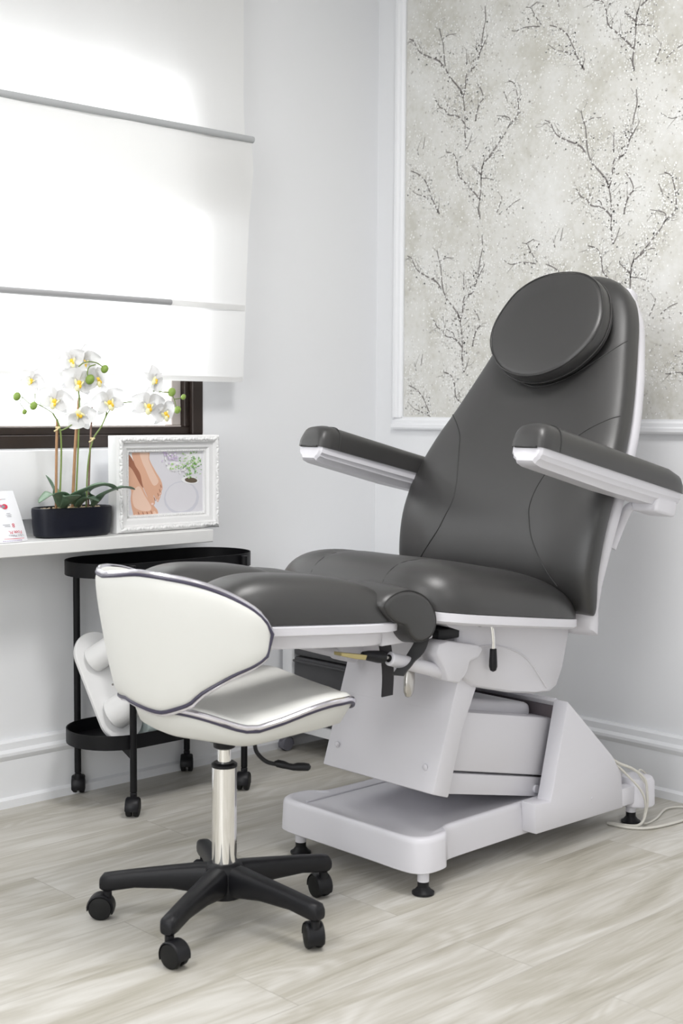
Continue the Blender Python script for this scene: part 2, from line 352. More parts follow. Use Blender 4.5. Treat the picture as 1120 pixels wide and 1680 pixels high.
# wallpaper panel inside a moulded frame
PY0, PY1, PZ0, PZ1 = -2.35, -0.134, 1.066, 2.45
bm = B(); add_box(bm, -0.004, -0.0002, PY0, PY1, PZ0, PZ1)
for v in bm.verts: pass
TW = [[(-0.466,2.333),(-0.469,2.293),(-0.46,2.259),(-0.454,2.217),(-0.45,2.201),(-0.44,2.18),(-0.43,2.157),(-0.398,2.147),(-0.391,2.12),(-0.389,2.096),(-0.38,2.07)],[(-0.38,2.07),(-0.387,2.036),(-0.391,1.995),(-0.39,1.963),(-0.394,1.93),(-0.399,1.909)],[(-0.38,2.07),(-0.369,2.096),(-0.341,2.125),(-0.318,2.149),(-0.304,2.18),(-0.298,2.217),(-0.293,2.255),(-0.283,2.281),(-0.277,2.303)],[(-0.296,2.181),(-0.278,2.2),(-0.253,2.213),(-0.216,2.23),(-0.186,2.25),(-0.166,2.283),(-0.145,2.295)],[(-0.39,1.987),(-0.376,2.002),(-0.356,2.017),(-0.32,2.026),(-0.303,2.045),(-0.281,2.057),(-0.266,2.08)],[(-0.356,2.017),(-0.351,2.034),(-0.32,2.049),(-0.311,2.064),(-0.305,2.098)],[(-0.399,1.909),(-0.41,1.928),(-0.42,1.953)],[(-0.433,1.989),(-0.438,2.016),(-0.451,2.042),(-0.464,2.056),(-0.452,2.086),(-0.436,2.105)],[(-0.457,1.685),(-0.451,1.717),(-0.456,1.749),(-0.46,1.809),(-0.454,1.826),(-0.422,1.852)],[(-0.456,1.745),(-0.434,1.768),(-0.409,1.791),(-0.368,1.828),(-0.362,1.849),(-0.356,1.878),(-0.342,1.901),(-0.311,1.911)],[(-0.46,1.809),(-0.481,1.808),(-0.521,1.796)],[(-0.46,1.809),(-0.465,1.849),(-0.488,1.87),(-0.527,1.908),(-0.557,1.939),(-0.572,1.961),(-0.597,1.977),(-0.604,1.999),(-0.601,2.03),(-0.595,2.055),(-0.585,2.08),(-0.564,2.091)],[(-0.491,1.869),(-0.517,1.884),(-0.54,1.885)],[(-0.572,1.965),(-0.566,1.981),(-0.52,1.994)],[(-0.604,2.03),(-0.616,2.043)],[(-0.56,2.031),(-0.547,2.062)],[(-0.286,1.718),(-0.263,1.753),(-0.239,1.802),(-0.221,1.831),(-0.192,1.855),(-0.157,1.87)],[(-0.257,1.767),(-0.211,1.784),(-0.181,1.794),(-0.152,1.816)],[(-0.277,1.723),(-0.288,1.751)],[(-0.191,1.916),(-0.182,1.943)],[(-0.211,1.934),(-0.219,1.971)],[(-0.525,1.698),(-0.538,1.724),(-0.545,1.747)],[(-0.562,1.702),(-0.587,1.719),(-0.617,1.73)],[(-0.686,2.234),(-0.671,2.252),(-0.651,2.283),(-0.643,2.292),(-0.626,2.296)],[(-0.681,2.229),(-0.647,2.236),(-0.617,2.238),(-0.582,2.235),(-0.546,2.256)],[(-0.643,2.292),(-0.67,2.304)],[(-0.454,2.205),(-0.473,2.233),(-0.479,2.244)],[(-0.448,2.198),(-0.434,2.208),(-0.434,2.24)],[(-0.293,2.267),(-0.316,2.275),(-0.349,2.272)],[(-0.395,2.168),(-0.393,2.196),(-0.394,2.224)],[(-0.395,2.168),(-0.389,2.181)]]
FLT = []
rnd = random.Random(3)
def ribbon(pts, w, mi, x=-0.0046):
    P = catmull([(p[0], p[1], 0) for p in pts], 4); n = len(P); L = []; Rr = []
    for i, p in enumerate(P):
        d = P[min(i + 1, n - 1)] - P[max(i - 1, 0)]; d = d.normalized() if d.length > 1e-9 else Vector((0, 1, 0)); nn = Vector((-d.y, d.x, 0))
        ww = (w[0] + (w[1] - w[0]) * i / (n - 1)) * (0.75 + 0.5 * rnd.random()) / 2
        a, b = p + nn * ww, p - nn * ww
        L.append((a.x, a.y)); Rr.append((b.x, b.y))
    for i in range(n - 1):
        q = [L[i], L[i + 1], Rr[i + 1], Rr[i]]
        if rnd.random() < 0.05: continue
        if all(PY0 < c[0] < PY1 and PZ0 < c[1] < PZ1 for c in q):
            f = bm.faces.new([bm.verts.new((x, c[0], c[1])) for c in q]); f.material_index = mi
def fleck(y, z, s, mi, x):
    if not (PY0 + .006 < y < PY1 - .006 and PZ0 + .006 < z < PZ1 - .006): return
    a0 = rnd.random() * 6.28; n = 5 if s > .0035 else 4
    vs = []
    for k in range(n):
        a = a0 + 2 * PI * k / n; r = s * (0.55 + 0.6 * rnd.random()); vs.append(bm.verts.new((x, y + r * math.cos(a), z + r * math.sin(a))))
    f = bm.faces.new(vs); f.material_index = mi
twig_set = []
for li, l in enumerate(TW):
    main = len(l) >= 6
    for i in range(len(l) - 1):
        for _q in range(rnd.choice((0, 1, 2, 2)) if main else rnd.choice((0, 1, 1))):   # side twiglets
            (y0, z0), (y1, z1) = l[i], l[i + 1]; t_ = rnd.random(); y = y0 + (y1 - y0) * t_; z = z0 + (z1 - z0) * t_
            a = math.atan2(abs(z1 - z0), (y1 - y0)) + rnd.choice((-1, 1)) * rnd.uniform(.5, 1.1); ln = rnd.uniform(.018, .05)
            p1 = (y + ln * .5 * math.cos(a), z + ln * .5 * math.sin(a)); a += rnd.uniform(-.5, .5); p2 = (p1[0] + ln * .5 * math.cos(a), p1[1] + ln * .5 * math.sin(a)); twig_set.append([(y, z), p1, p2])
fl_set = []
for l in TW:
    for i in range(len(l) - 1):
        (y0, z0), (y1, z1) = l[i], l[i + 1]; d = math.hypot(y1 - y0, z1 - z0)
        for k in range(int(d * 1300)):
            t_ = rnd.random(); sp = rnd.gauss(0, .026); sq_ = rnd.gauss(0, .026)
            fl_set.append((y0 + (y1 - y0) * t_ + sp, z0 + (z1 - z0) * t_ + sq_, rnd.uniform(.0014, .0042), 3 if rnd.random() < .84 else 4))
for k in range(900): fl_set.append((rnd.uniform(-.7, -.13), rnd.uniform(1.66, 2.36), rnd.uniform(.0014, .0046), 3 if rnd.random() < .75 else 4))
for ia in range(-1, 5):
    for ib in range(-3, 5):
        oy = -0.56 * ia; oz = -0.343 * ia + 0.699 * ib
        if oy < -2.3: continue
        for l in TW:
            if len(l) >= 6: w = (.0058, .0030)
            else: w = (.0036, .0018)
            if l[0][1] < l[-1][1] or len(l) < 6: pass
            else: w = (w[1], w[0])
            ribbon([(a + oy, b + oz) for a, b in l], w, 1)
        for l in twig_set: ribbon([(a + oy, b + oz) for a, b in l], (.0022, .0010), 2)
        for (a, b, s, mi) in fl_set: fleck(a + oy, b + oz, s, mi, -0.0052 if (mi == 3 and s > .0034) else -0.0043)
wp = new_obj('wallpaper', bm, ['paper', 'twig', 'twigl', 'blos', 'blos2'], wr, False); wp['label'] = 'grey and cream wallpaper printed with branches and white blossom'
# moulding around the wallpaper
MP = [(0, 0), (.016, 0), (.020, .006), (.020, .016), (.014, .020), (.014, .030), (.009, .036), (.009, .041), (0, .041)]
bm = B(); prism(bm, [(-d, 1.025 + z) for d, z in MP], PY0, -0.092, axis='y'); prism(bm, [(-d, -.092 - z) for d, z in MP], PZ0 - .002, PZ1 + .041, axis='z'); prism(bm, [(-d, PY0 + z - .041) for d, z in MP], PZ0 - .041, PZ1 + .041, axis='z'); prism(bm, [(-d, PZ1 + .041 - z) for d, z in MP], PY0, -0.092, axis='y'); struct('trim_2', bm, 'trim', True, ang=25)

# ------------------------------------------------------------------ roman blind
t = thing('roman_blind', 'white linen roman blind with grey rods hanging over the window', 'blind', (-1.6, -0.04, 2.62))
bm = B(); add_box(bm, -2.95, -0.632, -0.098, -0.002, 2.60, 2.66, 0.004); new_obj('headrail', bm, 'trim', t)
prof = [(-.020, 2.60), (-.022, 2.3), (-.022, 2.0), (-.022, 1.80), (-.024, 1.664), (-.027, 1.658), (-.031, 1.664), (-.036, 1.78), (-.040, 1.884), (-.050, 1.896), (-.060, 1.880), (-.056, 1.80), (-.052, 1.66), (-.050, 1.45), (-.050, 1.40), (-.050, 1.33), (-.049, 1.25), (-.048, 1.172)]
bm = B(); rows = []
for (y, z) in prof:
    row = []; y -= .042
    for i in range(61):
        u = i / 60;         edge = -0.637 + 0.015 * math.exp(-((z - 1.76) / .07) ** 2) - 0.022 * max(0, (1.75 - z) / .6)
        x = -2.95 + u * (edge + 2.95)
        yy = y + 0.0022 * math.sin(u * 31 + z * 2.2) * (1 if z > 1.2 else .4) + 0.0015 * math.sin(u * 73 + 1.3 * z)
        row.append((x, yy, z + 0.0 * u))
    rows.append(row)
loft(bm, rows, cap=False, closed=False); fab = new_obj('fabric', bm, 'blind', t, ang=80)
bm = B(); cyl(bm, (-2.94, -.104, 1.889), (-0.633, -.104, 1.889), .0100, n=12); new_obj('rod', bm, mat('rod_grey', (.42, .43, .44), .5), t)
bm = B(); cyl(bm, (-2.94, -.100, 1.391), (-0.934, -.100, 1.391), .0085, n=12); new_obj('rod', bm, M.setdefault('rodg', mat('rod_grey_low', (.36, .36, .37), .5)), t)
bm = B(); add_box(bm, -2.94, -0.656, -.0950, -.0930, 1.382, 1.399); new_obj('rod_pocket', bm, 'blind', t, False)
bm = B(); add_box(bm, -2.94, -0.663, -.0925, -.0885, 1.168, 1.184); new_obj('hem', bm, 'blind', t, False)

# ------------------------------------------------------------------ wall shelf and its things
ZS = 0.742
bm = B(); add_box(bm, -3.2, -0.862, -0.205, -0.004, 0.706, ZS, 0.002, 1)
sh = new_obj('wall_shelf', bm, 'shelf'); tag(sh, 'long white shelf fixed under the window', 'shelf')

# picture frame
FX0, FX1, FZ0, FZ1, FY = -1.163, -0.806, ZS + 0.001, 1.012, -0.165
t = thing('picture_frame', 'ornate white picture frame with a photo of bare feet, on the shelf', 'picture frame', ((FX0 + FX1) / 2, FY, ZS))
bm = B()
MPF = [(0.0, 0.045), (0.0, 0.006), (0.004, 0.0), (0.018, -0.002), (0.022, 0.006), (0.034, 0.008), (0.040, 0.014), (0.046, 0.014), (0.048, 0.020), (0.048, 0.045)]
def rectring(ins, dep):
    return [(FX0 + ins, FY + dep, FZ0 + ins), (FX1 - ins, FY + dep, FZ0 + ins), (FX1 - ins, FY + dep, FZ1 - ins), (FX0 + ins, FY + dep, FZ1 - ins)]
Rr = [[bm.verts.new(p) for p in rectring(a, b)] for a, b in MPF]
for a, b in zip(Rr[:-1], Rr[1:]): bridge(bm, a, b)
bridge(bm, Rr[-1], Rr[0])
fr = new_obj('moulding', bm, 'frame', t, ang=20)
bm = B()   # carved leaves along the outer moulding
def carve(p0, p1, nrm, n):
    p0, p1 = Vector(p0), Vector(p1); d = (p1 - p0) / n
    for k in range(n):
        c = p0 + d * (k + .5); s = d.length
        ang = 0.32 if k % 2 else -0.32
        mt_ = Matrix.Translation(c) @ Matrix.Rotation(math.atan2(d.z, d.x) * -1 + ang, 4, 'Y') @ Matrix.Diagonal((s * .60, .0052, .0048, 1))
        bmesh.ops.create_uvsphere(bm, u_segments=10, v_segments=6, radius=1.0, matrix=mt_)
        mt_ = Matrix.Translation(c + d * .5) @ Matrix.Diagonal((.0045, .006, .0045, 1)); bmesh.ops.create_uvsphere(bm, u_segments=8, v_segments=5, radius=1.0, matrix=mt_)
ym = FY - .001; q = .011
carve((FX0 + q, ym, FZ1 - q), (FX1 - q, ym, FZ1 - q), 0, 15); carve((FX0 + q, ym, FZ0 + q), (FX1 - q, ym, FZ0 + q), 0, 15)
carve((FX0 + q, ym, FZ0 + q), (FX0 + q, ym, FZ1 - q), 0, 11); carve((FX1 - q, ym, FZ0 + q), (FX1 - q, ym, FZ1 - q), 0, 11)
for (a, b) in (((FX0 + .043, FZ0 + .043), (FX1 - .043, FZ0 + .043)), ((FX0 + .043, FZ1 - .043), (FX1 - .043, FZ1 - .043)), ((FX0 + .043, FZ0 + .043), (FX0 + .043, FZ1 - .043))):
    n = 40
    for k in range(n):
        c = Vector((a[0] + (b[0] - a[0]) * k / n, FY + .013, a[1] + (b[1] - a[1]) * k / n)); bmesh.ops.create_uvsphere(bm, u_segments=6, v_segments=4, radius=.0026, matrix=Matrix.Translation(c))
new_obj('carved_ornament', bm, 'frame', fr)
# photo print (flat picture, drawn as coloured areas)
def pm(name, c): M[name] = mat(name, c, .45); return name
pmats = [pm('print_paper', (.72, .71, .75)), pm('print_skin', (.72, .42, .29)), pm('print_skin_light', (.82, .58, .46)), pm('print_skin_dark', (.36, .15, .09)), pm('print_green', (.16, .38, .08)), pm('print_green_light', (.42, .66, .25)), pm('print_lilac', (.62, .50, .72)), pm('print_bowl', (.62, .62, .68)), pm('print_white', (.84, .84, .85)), pm('print_pot', (.12, .09, .06)), pm('print_nail', (.85, .62, .56))]
px0, px1, pz0, pz1 = FX0 + .040, FX1 - .052, FZ0 + .040, FZ1 - .044
bm = B(); add_box(bm, FX0 + .03, FX1 - .03, FY + .021, FY + .030, FZ0 + .03, FZ1 - .03)
LY = [0]
def pp(u, v): return (px0 + (px1 - px0) * (u - 168) / (885 - 168), pz0 + (pz1 - pz0) * (858 - v) / (858 - 228))
def flat(poly, mi, sm=True, off=None):
    LY[0] += 1; P = [pp(*p) for p in poly]
    if sm: P = [(p.x, p.y) for p in catmull([(a, b, 0) for a, b in P], 5, True)]
    y = FY + .0208 - LY[0] * .00002
    P = [(min(max(a, px0), px1), min(max(b, pz0), pz1)) for a, b in P]
    f = bm.faces.new([bm.verts.new((a, y, b)) for a, b in P]); f.material_index = mi
def ell(u, v, a, b, rot, mi, n=16):
    r = math.radians(rot); flat([(u + a * math.cos(k * 2 * PI / n) * math.cos(r) - b * math.sin(k * 2 * PI / n) * math.sin(r), v + a * math.cos(k * 2 * PI / n) * math.sin(r) + b * math.sin(k * 2 * PI / n) * math.cos(r)) for k in range(n)], mi, False)
flat([(168, 228), (885, 228), (885, 858), (168, 858)], 0, False)
ell(690, 690, 170, 165, 0, 7); ell(685, 680, 150, 145, 0, 0); ell(820, 300, 90, 75, 0, 8); ell(620, 380, 70, 50, 0, 8)
flat([(168, 235), (225, 300), (290, 400), (322, 560), (372, 680), (432, 760), (460, 800), (466, 852), (440, 856), (262, 856), (232, 800), (214, 690), (218, 600), (182, 520), (169, 480), (168, 350)], 1)
flat([(168, 235), (225, 290), (300, 440), (330, 570), (300, 540), (230, 400), (168, 330)], 3)
flat([(185, 228), (235, 228), (240, 320), (215, 270)], 8, False)
flat([(233, 230), (376, 230), (388, 310), (442, 420), (488, 500), (506, 560), (500, 612), (488, 660), (468, 712), (444, 690), (424, 650), (436, 720), (420, 748), (392, 735), (368, 670), (326, 560), (300, 440), (252, 350)], 1)
flat([(300, 240), (372, 240), (382, 320), (430, 430), (470, 520), (430, 560), (390, 500), (350, 400), (320, 330)], 2)
flat([(232, 620), (290, 560), (340, 650), (400, 760), (380, 800), (300, 790), (240, 740)], 2)
for (u, v, a, b, r) in ((262, 830, 16, 36, -25), (308, 835, 13, 30, -12), (347, 832, 13, 30, -12), (385, 830, 13, 30, -14), (430, 815, 24, 44, -12)): ell(u, v, a, b, r, 1); ell(u + 2, v + 8, a * .55, b * .45, r, 2)
for (u, v) in ((287, 825), (328, 828), (366, 826), (405, 822)): ell(u, v, 4, 26, -18, 3)
for (u, v, a, b, r) in ((410, 722, 24, 30, -25), (458, 690, 12, 30, -12), (474, 655, 12, 28, -14), (486, 622, 11, 28, -14), (497, 575, 10, 30, -8)): ell(u, v, a, b, r, 1); ell(u + 2, v + 12, a * .5, b * .35, r, 10)
for (u, v) in ((434, 690), (466, 650), (482, 612), (492, 570)): ell(u, v, 3.5, 20, -16, 3)
ell(770, 520, 85, 36, 8, 8); ell(780, 520, 62, 26, 8, 9)
r9 = random.Random(5)
for k in range(120):
    u = r9.gauss(790, 55); v = r9.gauss(370, 75)
    if 600 < u < 880 and 232 < v < 500: ell(u, v, r9.uniform(6, 16), r9.uniform(3, 6), r9.uniform(0, 180), r9.choice((4, 4, 5, 5, 8)), 8)
for k in range(45):
    u = r9.gauss(575, 38); v = r9.gauss(290, 38)
    if 500 < u < 680 and 232 < v < 400: ell(u, v, r9.uniform(6, 15), r9.uniform(5, 9), r9.uniform(0, 180), r9.choice((6, 6, 8)), 8)
for k in range(30):
    u = r9.gauss(660, 60); v = r9.gauss(380, 40); ell(u, v, r9.uniform(7, 14), r9.uniform(5, 9), r9.uniform(0, 180), r9.choice((8, 8, 5)), 8)
pr_ = new_obj('photo_print', bm, pmats, t, False); pr_['label'] = 'colour photo of two bare feet beside a bowl and green herbs'

# foot mask pouch
def text_mesh(txt, size, mt, parent, mtx, name='lettering', sx=1.0, align='CENTER'):
    cu = bpy.data.curves.new(name, 'FONT'); cu.body = txt; cu.size = size; cu.align_x = align; cu.align_y = 'CENTER'; cu.extrude = 0.00008
    o = bpy.data.objects.new(name, cu); COL.objects.link(o); bpy.context.view_layer.update()
    me = bpy.data.meshes.new_from_object(o); COL.objects.unlink(o); bpy.data.objects.remove(o)
    me.transform(mtx @ Matrix.Diagonal((sx, 1, 1, 1))); me.materials.clear(); me.materials.append(M[mt])
    ob = bpy.data.objects.new(name, me); COL.objects.link(ob)
    if parent: ob.parent = parent; ob.matrix_parent_inverse = parent_world(parent).inverted()
    return ob
t = thing('foot_mask_pouch', 'white foot mask pouch standing upside down at the left end of the shelf', 'pouch', (-1.52, -0.185, ZS))
bm = B()
def pouch_pt(u, v, s):   # u -1..1 across, v 0..1 up, s side
    w = 0.082 - 0.016 * v ** 1.4 if v > 0 else 0.082
    th = 0.020 * (1 - v) ** 1.0 * (1 - abs(u) ** 3) + 0.0012
    return Vector((-1.530 + u * w + 0.0 * v, -0.172 + 0.045 * v + s * th, ZS + 0.001 + v * 0.128))
for s in (-1, 1):
    loft(bm, [[pouch_pt(i / 12 * 2 - 1, j / 14, s) for i in range(13)] for j in range(15)], cap=False, closed=False)
ed = [pouch_pt(-1, j / 14, 1) for j in range(15)]
for sgn in (-1, 1):
    a = [bm.verts.new(pouch_pt(sgn, j / 14, -1)) for j in range(15)]; b = [bm.verts.new(pouch_pt(sgn, j / 14, 1)) for j in range(15)]; bridge(bm, a, b, False)
for v_ in (0, 1):
    a = [bm.verts.new(pouch_pt(i / 12 * 2 - 1, v_, -1)) for i in range(13)]; b = [bm.verts.new(pouch_pt(i / 12 * 2 - 1, v_, 1)) for i in range(13)]; bridge(bm, a, b, False)
bmesh.ops.remove_doubles(bm, verts=bm.verts[:], dist=1e-5)
pbody = new_obj('pouch_body', bm, 'pouch', t)
def on_pouch(x, zz, rot=PI, lift=.0008):
    v = (zz - ZS) / .128; w = 0.082 - 0.016 * v ** 1.4; u = (x + 1.530) / w
    p = pouch_pt(u, v, -1); p.y -= lift + .0005
    tilt = math.atan2(0.045 + .016, .128)
    return Matrix.Translation((x, p.y, zz)) @ Matrix.Rotation(PI / 2 - tilt, 4, 'X') @ Matrix.Rotation(rot, 4, 'Z')
text_mesh('Foot Mask', 0.0125, 'red', t, on_pouch(-1.494, ZS + .026), sx=.95)
text_mesh('Ultra Moisturizing', 0.0085, 'greyink', t, on_pouch(-1.496, ZS + .0175), sx=.95)
text_mesh('8', 0.016, 'red', t, on_pouch(-1.488, ZS + .043), sx=1)
def strokes(mt, items, name='printed_line'):
    for (x0, x1, z, h) in items:
        bm = B(); m0 = on_pouch((x0 + x1) / 2, z, 0); w = (x1 - x0) / 2
        vs = [m0 @ Vector(c) for c in ((-w, -h / 2, 0), (w, -h / 2, 0), (w, h / 2, 0), (-w, h / 2, 0), (-w, -h / 2, -.0008), (w, -h / 2, -.0008), (w, h / 2, -.0008), (-w, h / 2, -.0008))]
        V = [bm.verts.new(v) for v in vs]
        for f in ((0, 1, 2, 3), (7, 6, 5, 4), (0, 4, 5, 1), (1, 5, 6, 2), (2, 6, 7, 3), (3, 7, 4, 0)): bm.faces.new([V[i] for i in f])
        new_obj(name, bm, mt, t, False)
strokes('red', [(-1.535, -1.467, ZS + .010, .0010), (-1.535, -1.505, ZS + .108, .0010)])
strokes('purple', [(-1.530 + k * .006, -1.530 + k * .006 + .0042, ZS + .005, .0016) for k in range(10)])
strokes('greyink', [(-1.518, -1.498, ZS + .045, .0010), (-1.514, -1.498, ZS + .041, .0010), (-1.500, -1.487, ZS + .065, .0010), (-1.502, -1.486, ZS + .069, .0009), (-1.499, -1.488, ZS + .073, .0008), (-1.505, -1.492, ZS + .109, .0008)])
bm = B(); m0 = on_pouch(-1.501, ZS + .090, 0)
def disc(bm, m0, cx, cy, a, b, z, mi=0, n=20):
    top = [bm.verts.new(m0 @ Vector((cx + a * math.cos(k * 2 * PI / n), cy + b * math.sin(k * 2 * PI / n), z))) for k in range(n)]; f = bm.faces.new(top); f.material_index = mi
disc(bm, m0, .001, 0, .0085, .0072, .0006); disc(bm, m0, -.003, .000, .0052, .0040, .0009, 1); disc(bm, m0, -.009, .002, .0034, .0038, .0007, 2)
new_obj('pouch_emblem', bm, ['red', 'greyink', pm('pink_ink', (.62, .12, .28))], t, False)

# orchid
OY = -0.125
t = thing('potted_orchid', 'white orchid with green buds in an oval black pot on the shelf', 'potted plant', (-1.283, OY, ZS))
bm = B(); rings = []
for (s, z) in ((.90, .001), (.97, .006), (1.0, .03), (1.02, .070), (1.015, .078), (.98, .080), (.95, .077), (.93, .060)):
    rings.append([Vector((-1.283 + .115 * s * sq(2 * PI * i / 48, 2.6)[0], OY + .052 * s * sq(2 * PI * i / 48, 2.6)[1], ZS + z)) for i in range(48)])
loft(bm, rings); new_obj('pot', bm, 'pot', t)
bm = B(); r5 = random.Random(11)
rings = [[Vector((-1.283 + .106 * math.cos(2 * PI * i / 32), OY + .045 * math.sin(2 * PI * i / 32), ZS + .066)) for i in range(32)]]; bm.faces.new([bm.verts.new(p) for p in rings[0]])
for k in range(170):
    a = r5.uniform(0, 6.28); r = math.sqrt(r5.random()) * .95; s = r5.uniform(.003, .0065)
    bmesh.ops.create_icosphere(bm, subdivisions=1, radius=1, matrix=Matrix.Translation((-1.283 + .100 * r * math.cos(a), OY + .042 * r * math.sin(a), ZS + .070 + r5.uniform(0, .006))) @ Matrix.Rotation(r5.uniform(0, 3), 4, 'X') @ Matrix.Diagonal((s, s * .8, s * .7, 1)))
pb = new_obj('pebbles', bm, 'pebble', t); pb['kind'] = 'stuff'
def leaf(P, W, name='leaf', mt='leaf', tilt=0.3):
    P = catmull(P, 6); n = len(P); bm = B(); rows = []
    for i, p in enumerate(P):
        d = (P[min(i + 1, n - 1)] - P[max(i - 1, 0)]).normalized(); s = d.cross(Vector((0, 0, 1))); s = s.normalized() if s.length > 1e-3 else Vector((0, 1, 0)); up = s.cross(d)
        u = i / (n - 1); w = W * 1.3 * (math.sin(PI * min(1, (u * .92 + .06))) ** .6) * (1 if u < .97 else .45)
        rows.append([p + s * w * k / 3 + up * (abs(k / 3) ** 1.5 * w * tilt) for k in range(-3, 4)])
    loft(bm, rows, cap=False, closed=False)
    o = new_obj(name, bm, mt, t, ang=80); md = o.modifiers.new('t', 'SOLIDIFY'); md.thickness = .0014; md.offset = 0; return o
b0 = (-1.318, OY - .01, ZS + .075); b1 = (-1.222, OY - .005, ZS + .075); b2 = (-1.27, OY, ZS + .075)
leaf([b0, (-1.335, OY - .03, ZS + .105), (-1.375, OY - .05, ZS + .118), (-1.418, OY - .055, ZS + .098)], .021)
leaf([b0, (-1.315, OY - .045, ZS + .100), (-1.335, OY - .075, ZS + .110), (-1.362, OY - .085, ZS + .114)], .019)
leaf([b0, (-1.325, OY + .02, ZS + .12), (-1.345, OY + .03, ZS + .165)], .016)
leaf([b2, (-1.28, OY - .04, ZS + .115), (-1.235, OY - .075, ZS + .138), (-1.19, OY - .08, ZS + .124)], .022)
leaf([b1, (-1.225, OY + .0, ZS + .118), (-1.198, OY - .02, ZS + .135), (-1.176, OY - .03, ZS + .136)], .017)
leaf([b1, (-1.215, OY - .05, ZS + .110), (-1.18, OY - .085, ZS + .130), (-1.138, OY - .085, ZS + .124)], .015)
leaf([b2, (-1.255, OY - .035, ZS + .10), (-1.240, OY - .065, ZS + .095)], .018)
def stick(P, r, mt, name, n=8):
    bm = B(); tube(bm, catmull(P, 6), r, n); return new_obj(name, bm, mt, t)
def O(x, z, dy=0): return (x, OY + dy, z)
stick([O(-1.333, .80), O(-1.331, .93), O(-1.327, 1.057)], .0036, 'cane', 'cane')
stick([O(-1.283, .80), O(-1.271, .99), O(-1.258, 1.115)], .0042, 'cane', 'cane')
stick([O(-1.233, .80), O(-1.225, .97), O(-1.217, 1.09)], .0026, 'caneb', 'cane')
stick([O(-1.327, .80, -.006), O(-1.320, .97, -.008), O(-1.325, 1.037, -.008), O(-1.345, 1.073, -.008)], .0024, 'stemg', 'flower_stem')
stick([O(-1.323, 1.026, -.008), O(-1.303, 1.034, -.01), O(-1.284, 1.045, -.01)], .0018, 'stemg', 'flower_stem')
stick([O(-1.277, .80, -.006), O(-1.267, .99, -.008), O(-1.262, 1.10, -.008), O(-1.275, 1.19, -.01)], .0024, 'stemg', 'flower_stem')
stick([O(-1.242, .80, -.004), O(-1.236, .93, -.006), O(-1.221, 1.0, -.008), O(-1.195, 1.037, -.01), O(-1.178, 1.073, -.01), O(-1.186, 1.092, -.01)], .0022, 'stemg', 'flower_stem')
stick([O(-1.195, 1.037, -.01), O(-1.16, 1.09, -.012), O(-1.10, 1.105, -.012), O(-1.047, 1.10, -.012), O(-1.047, 1.135, -.012)], .0017, 'stemg', 'flower_stem')
stick([O(-1.047, 1.13, -.02), O(-1.031, 1.136, -.022), O(-1.0, 1.134, -.022), O(-.972, 1.133, -.022)], .0016, 'stemg', 'bud_stem')
stick([O(-.968, 1.130, -.022), O(-.957, 1.112, -.022), O(-.950, 1.088, -.022)], .0014, 'stemg', 'bud_stem')
stick([O(-.957, 1.114, -.022), O(-.940, 1.116, -.022), O(-.928, 1.120, -.022)], .0013, 'stemg', 'bud_stem')
stick([O(-1.393, 1.125), O(-1.396, 1.101), O(-1.41, 1.098), O(-1.431, 1.114), O(-1.445, 1.116)], .0013, 'stemg', 'bud_stem')
stick([O(-1.345, 1.073, -.008), O(-1.365, 1.085, -.006), O(-1.396, 1.101)], .0014, 'stemg', 'bud_stem')
stick([O(-1.431, 1.112), O(-1.438, 1.100), O(-1.425, 1.082)], .0011, 'stemg', 'bud_stem')
stick([O(-1.291, 1.196, -.05), O(-1.278, 1.206, -.052), O(-1.26, 1.210, -.054), O(-1.236, 1.207, -.054), O(-1.214, 1.195, -.054)], .0016, 'stemg', 'bud_stem')
stick([O(-1.241, 1.203, -.054), O(-1.262, 1.196, -.056), O(-1.268, 1.178, -.056), O(-1.261, 1.166, -.056)], .0016, 'stemg', 'bud_stem')
for (x, z, dy, r) in ((-1.447, 1.116, 0, .0088), (-1.398, 1.092, 0, .0088), (-1.425, 1.076, 0, .0055), (-1.212, 1.192, -.054, .0088), (-1.260, 1.163, -.056, .0105), (-.966, 1.134, -.022, .0098), (-.946, 1.084, -.022, .0085), (-.925, 1.121, -.022, .0062)):
    bm = B(); bmesh.ops.create_uvsphere(bm, u_segments=14, v_segments=10, radius=r * 1.2, matrix=Matrix.Translation(O(x, z, dy)) @ Matrix.Rotation(.5, 4, 'Y') @ Matrix.Diagonal((.95, .95, 1.12, 1))); new_obj('bud', bm, 'bud', t)
for (x, z) in ((-1.328, 1.035), (-1.220, 1.005)):
    bm = B(); tube(bm, [(x - .006, OY - .004, z), (x, OY - .012, z), (x + .006, OY - .004, z)], .003, 6); tube(bm, [(x, OY - .01, z), (x - .008, OY - .014, z - .006), (x - .016, OY - .012, z - .010)], .0022, 6); new_obj('raffia_tie', bm, 'raffia', t)
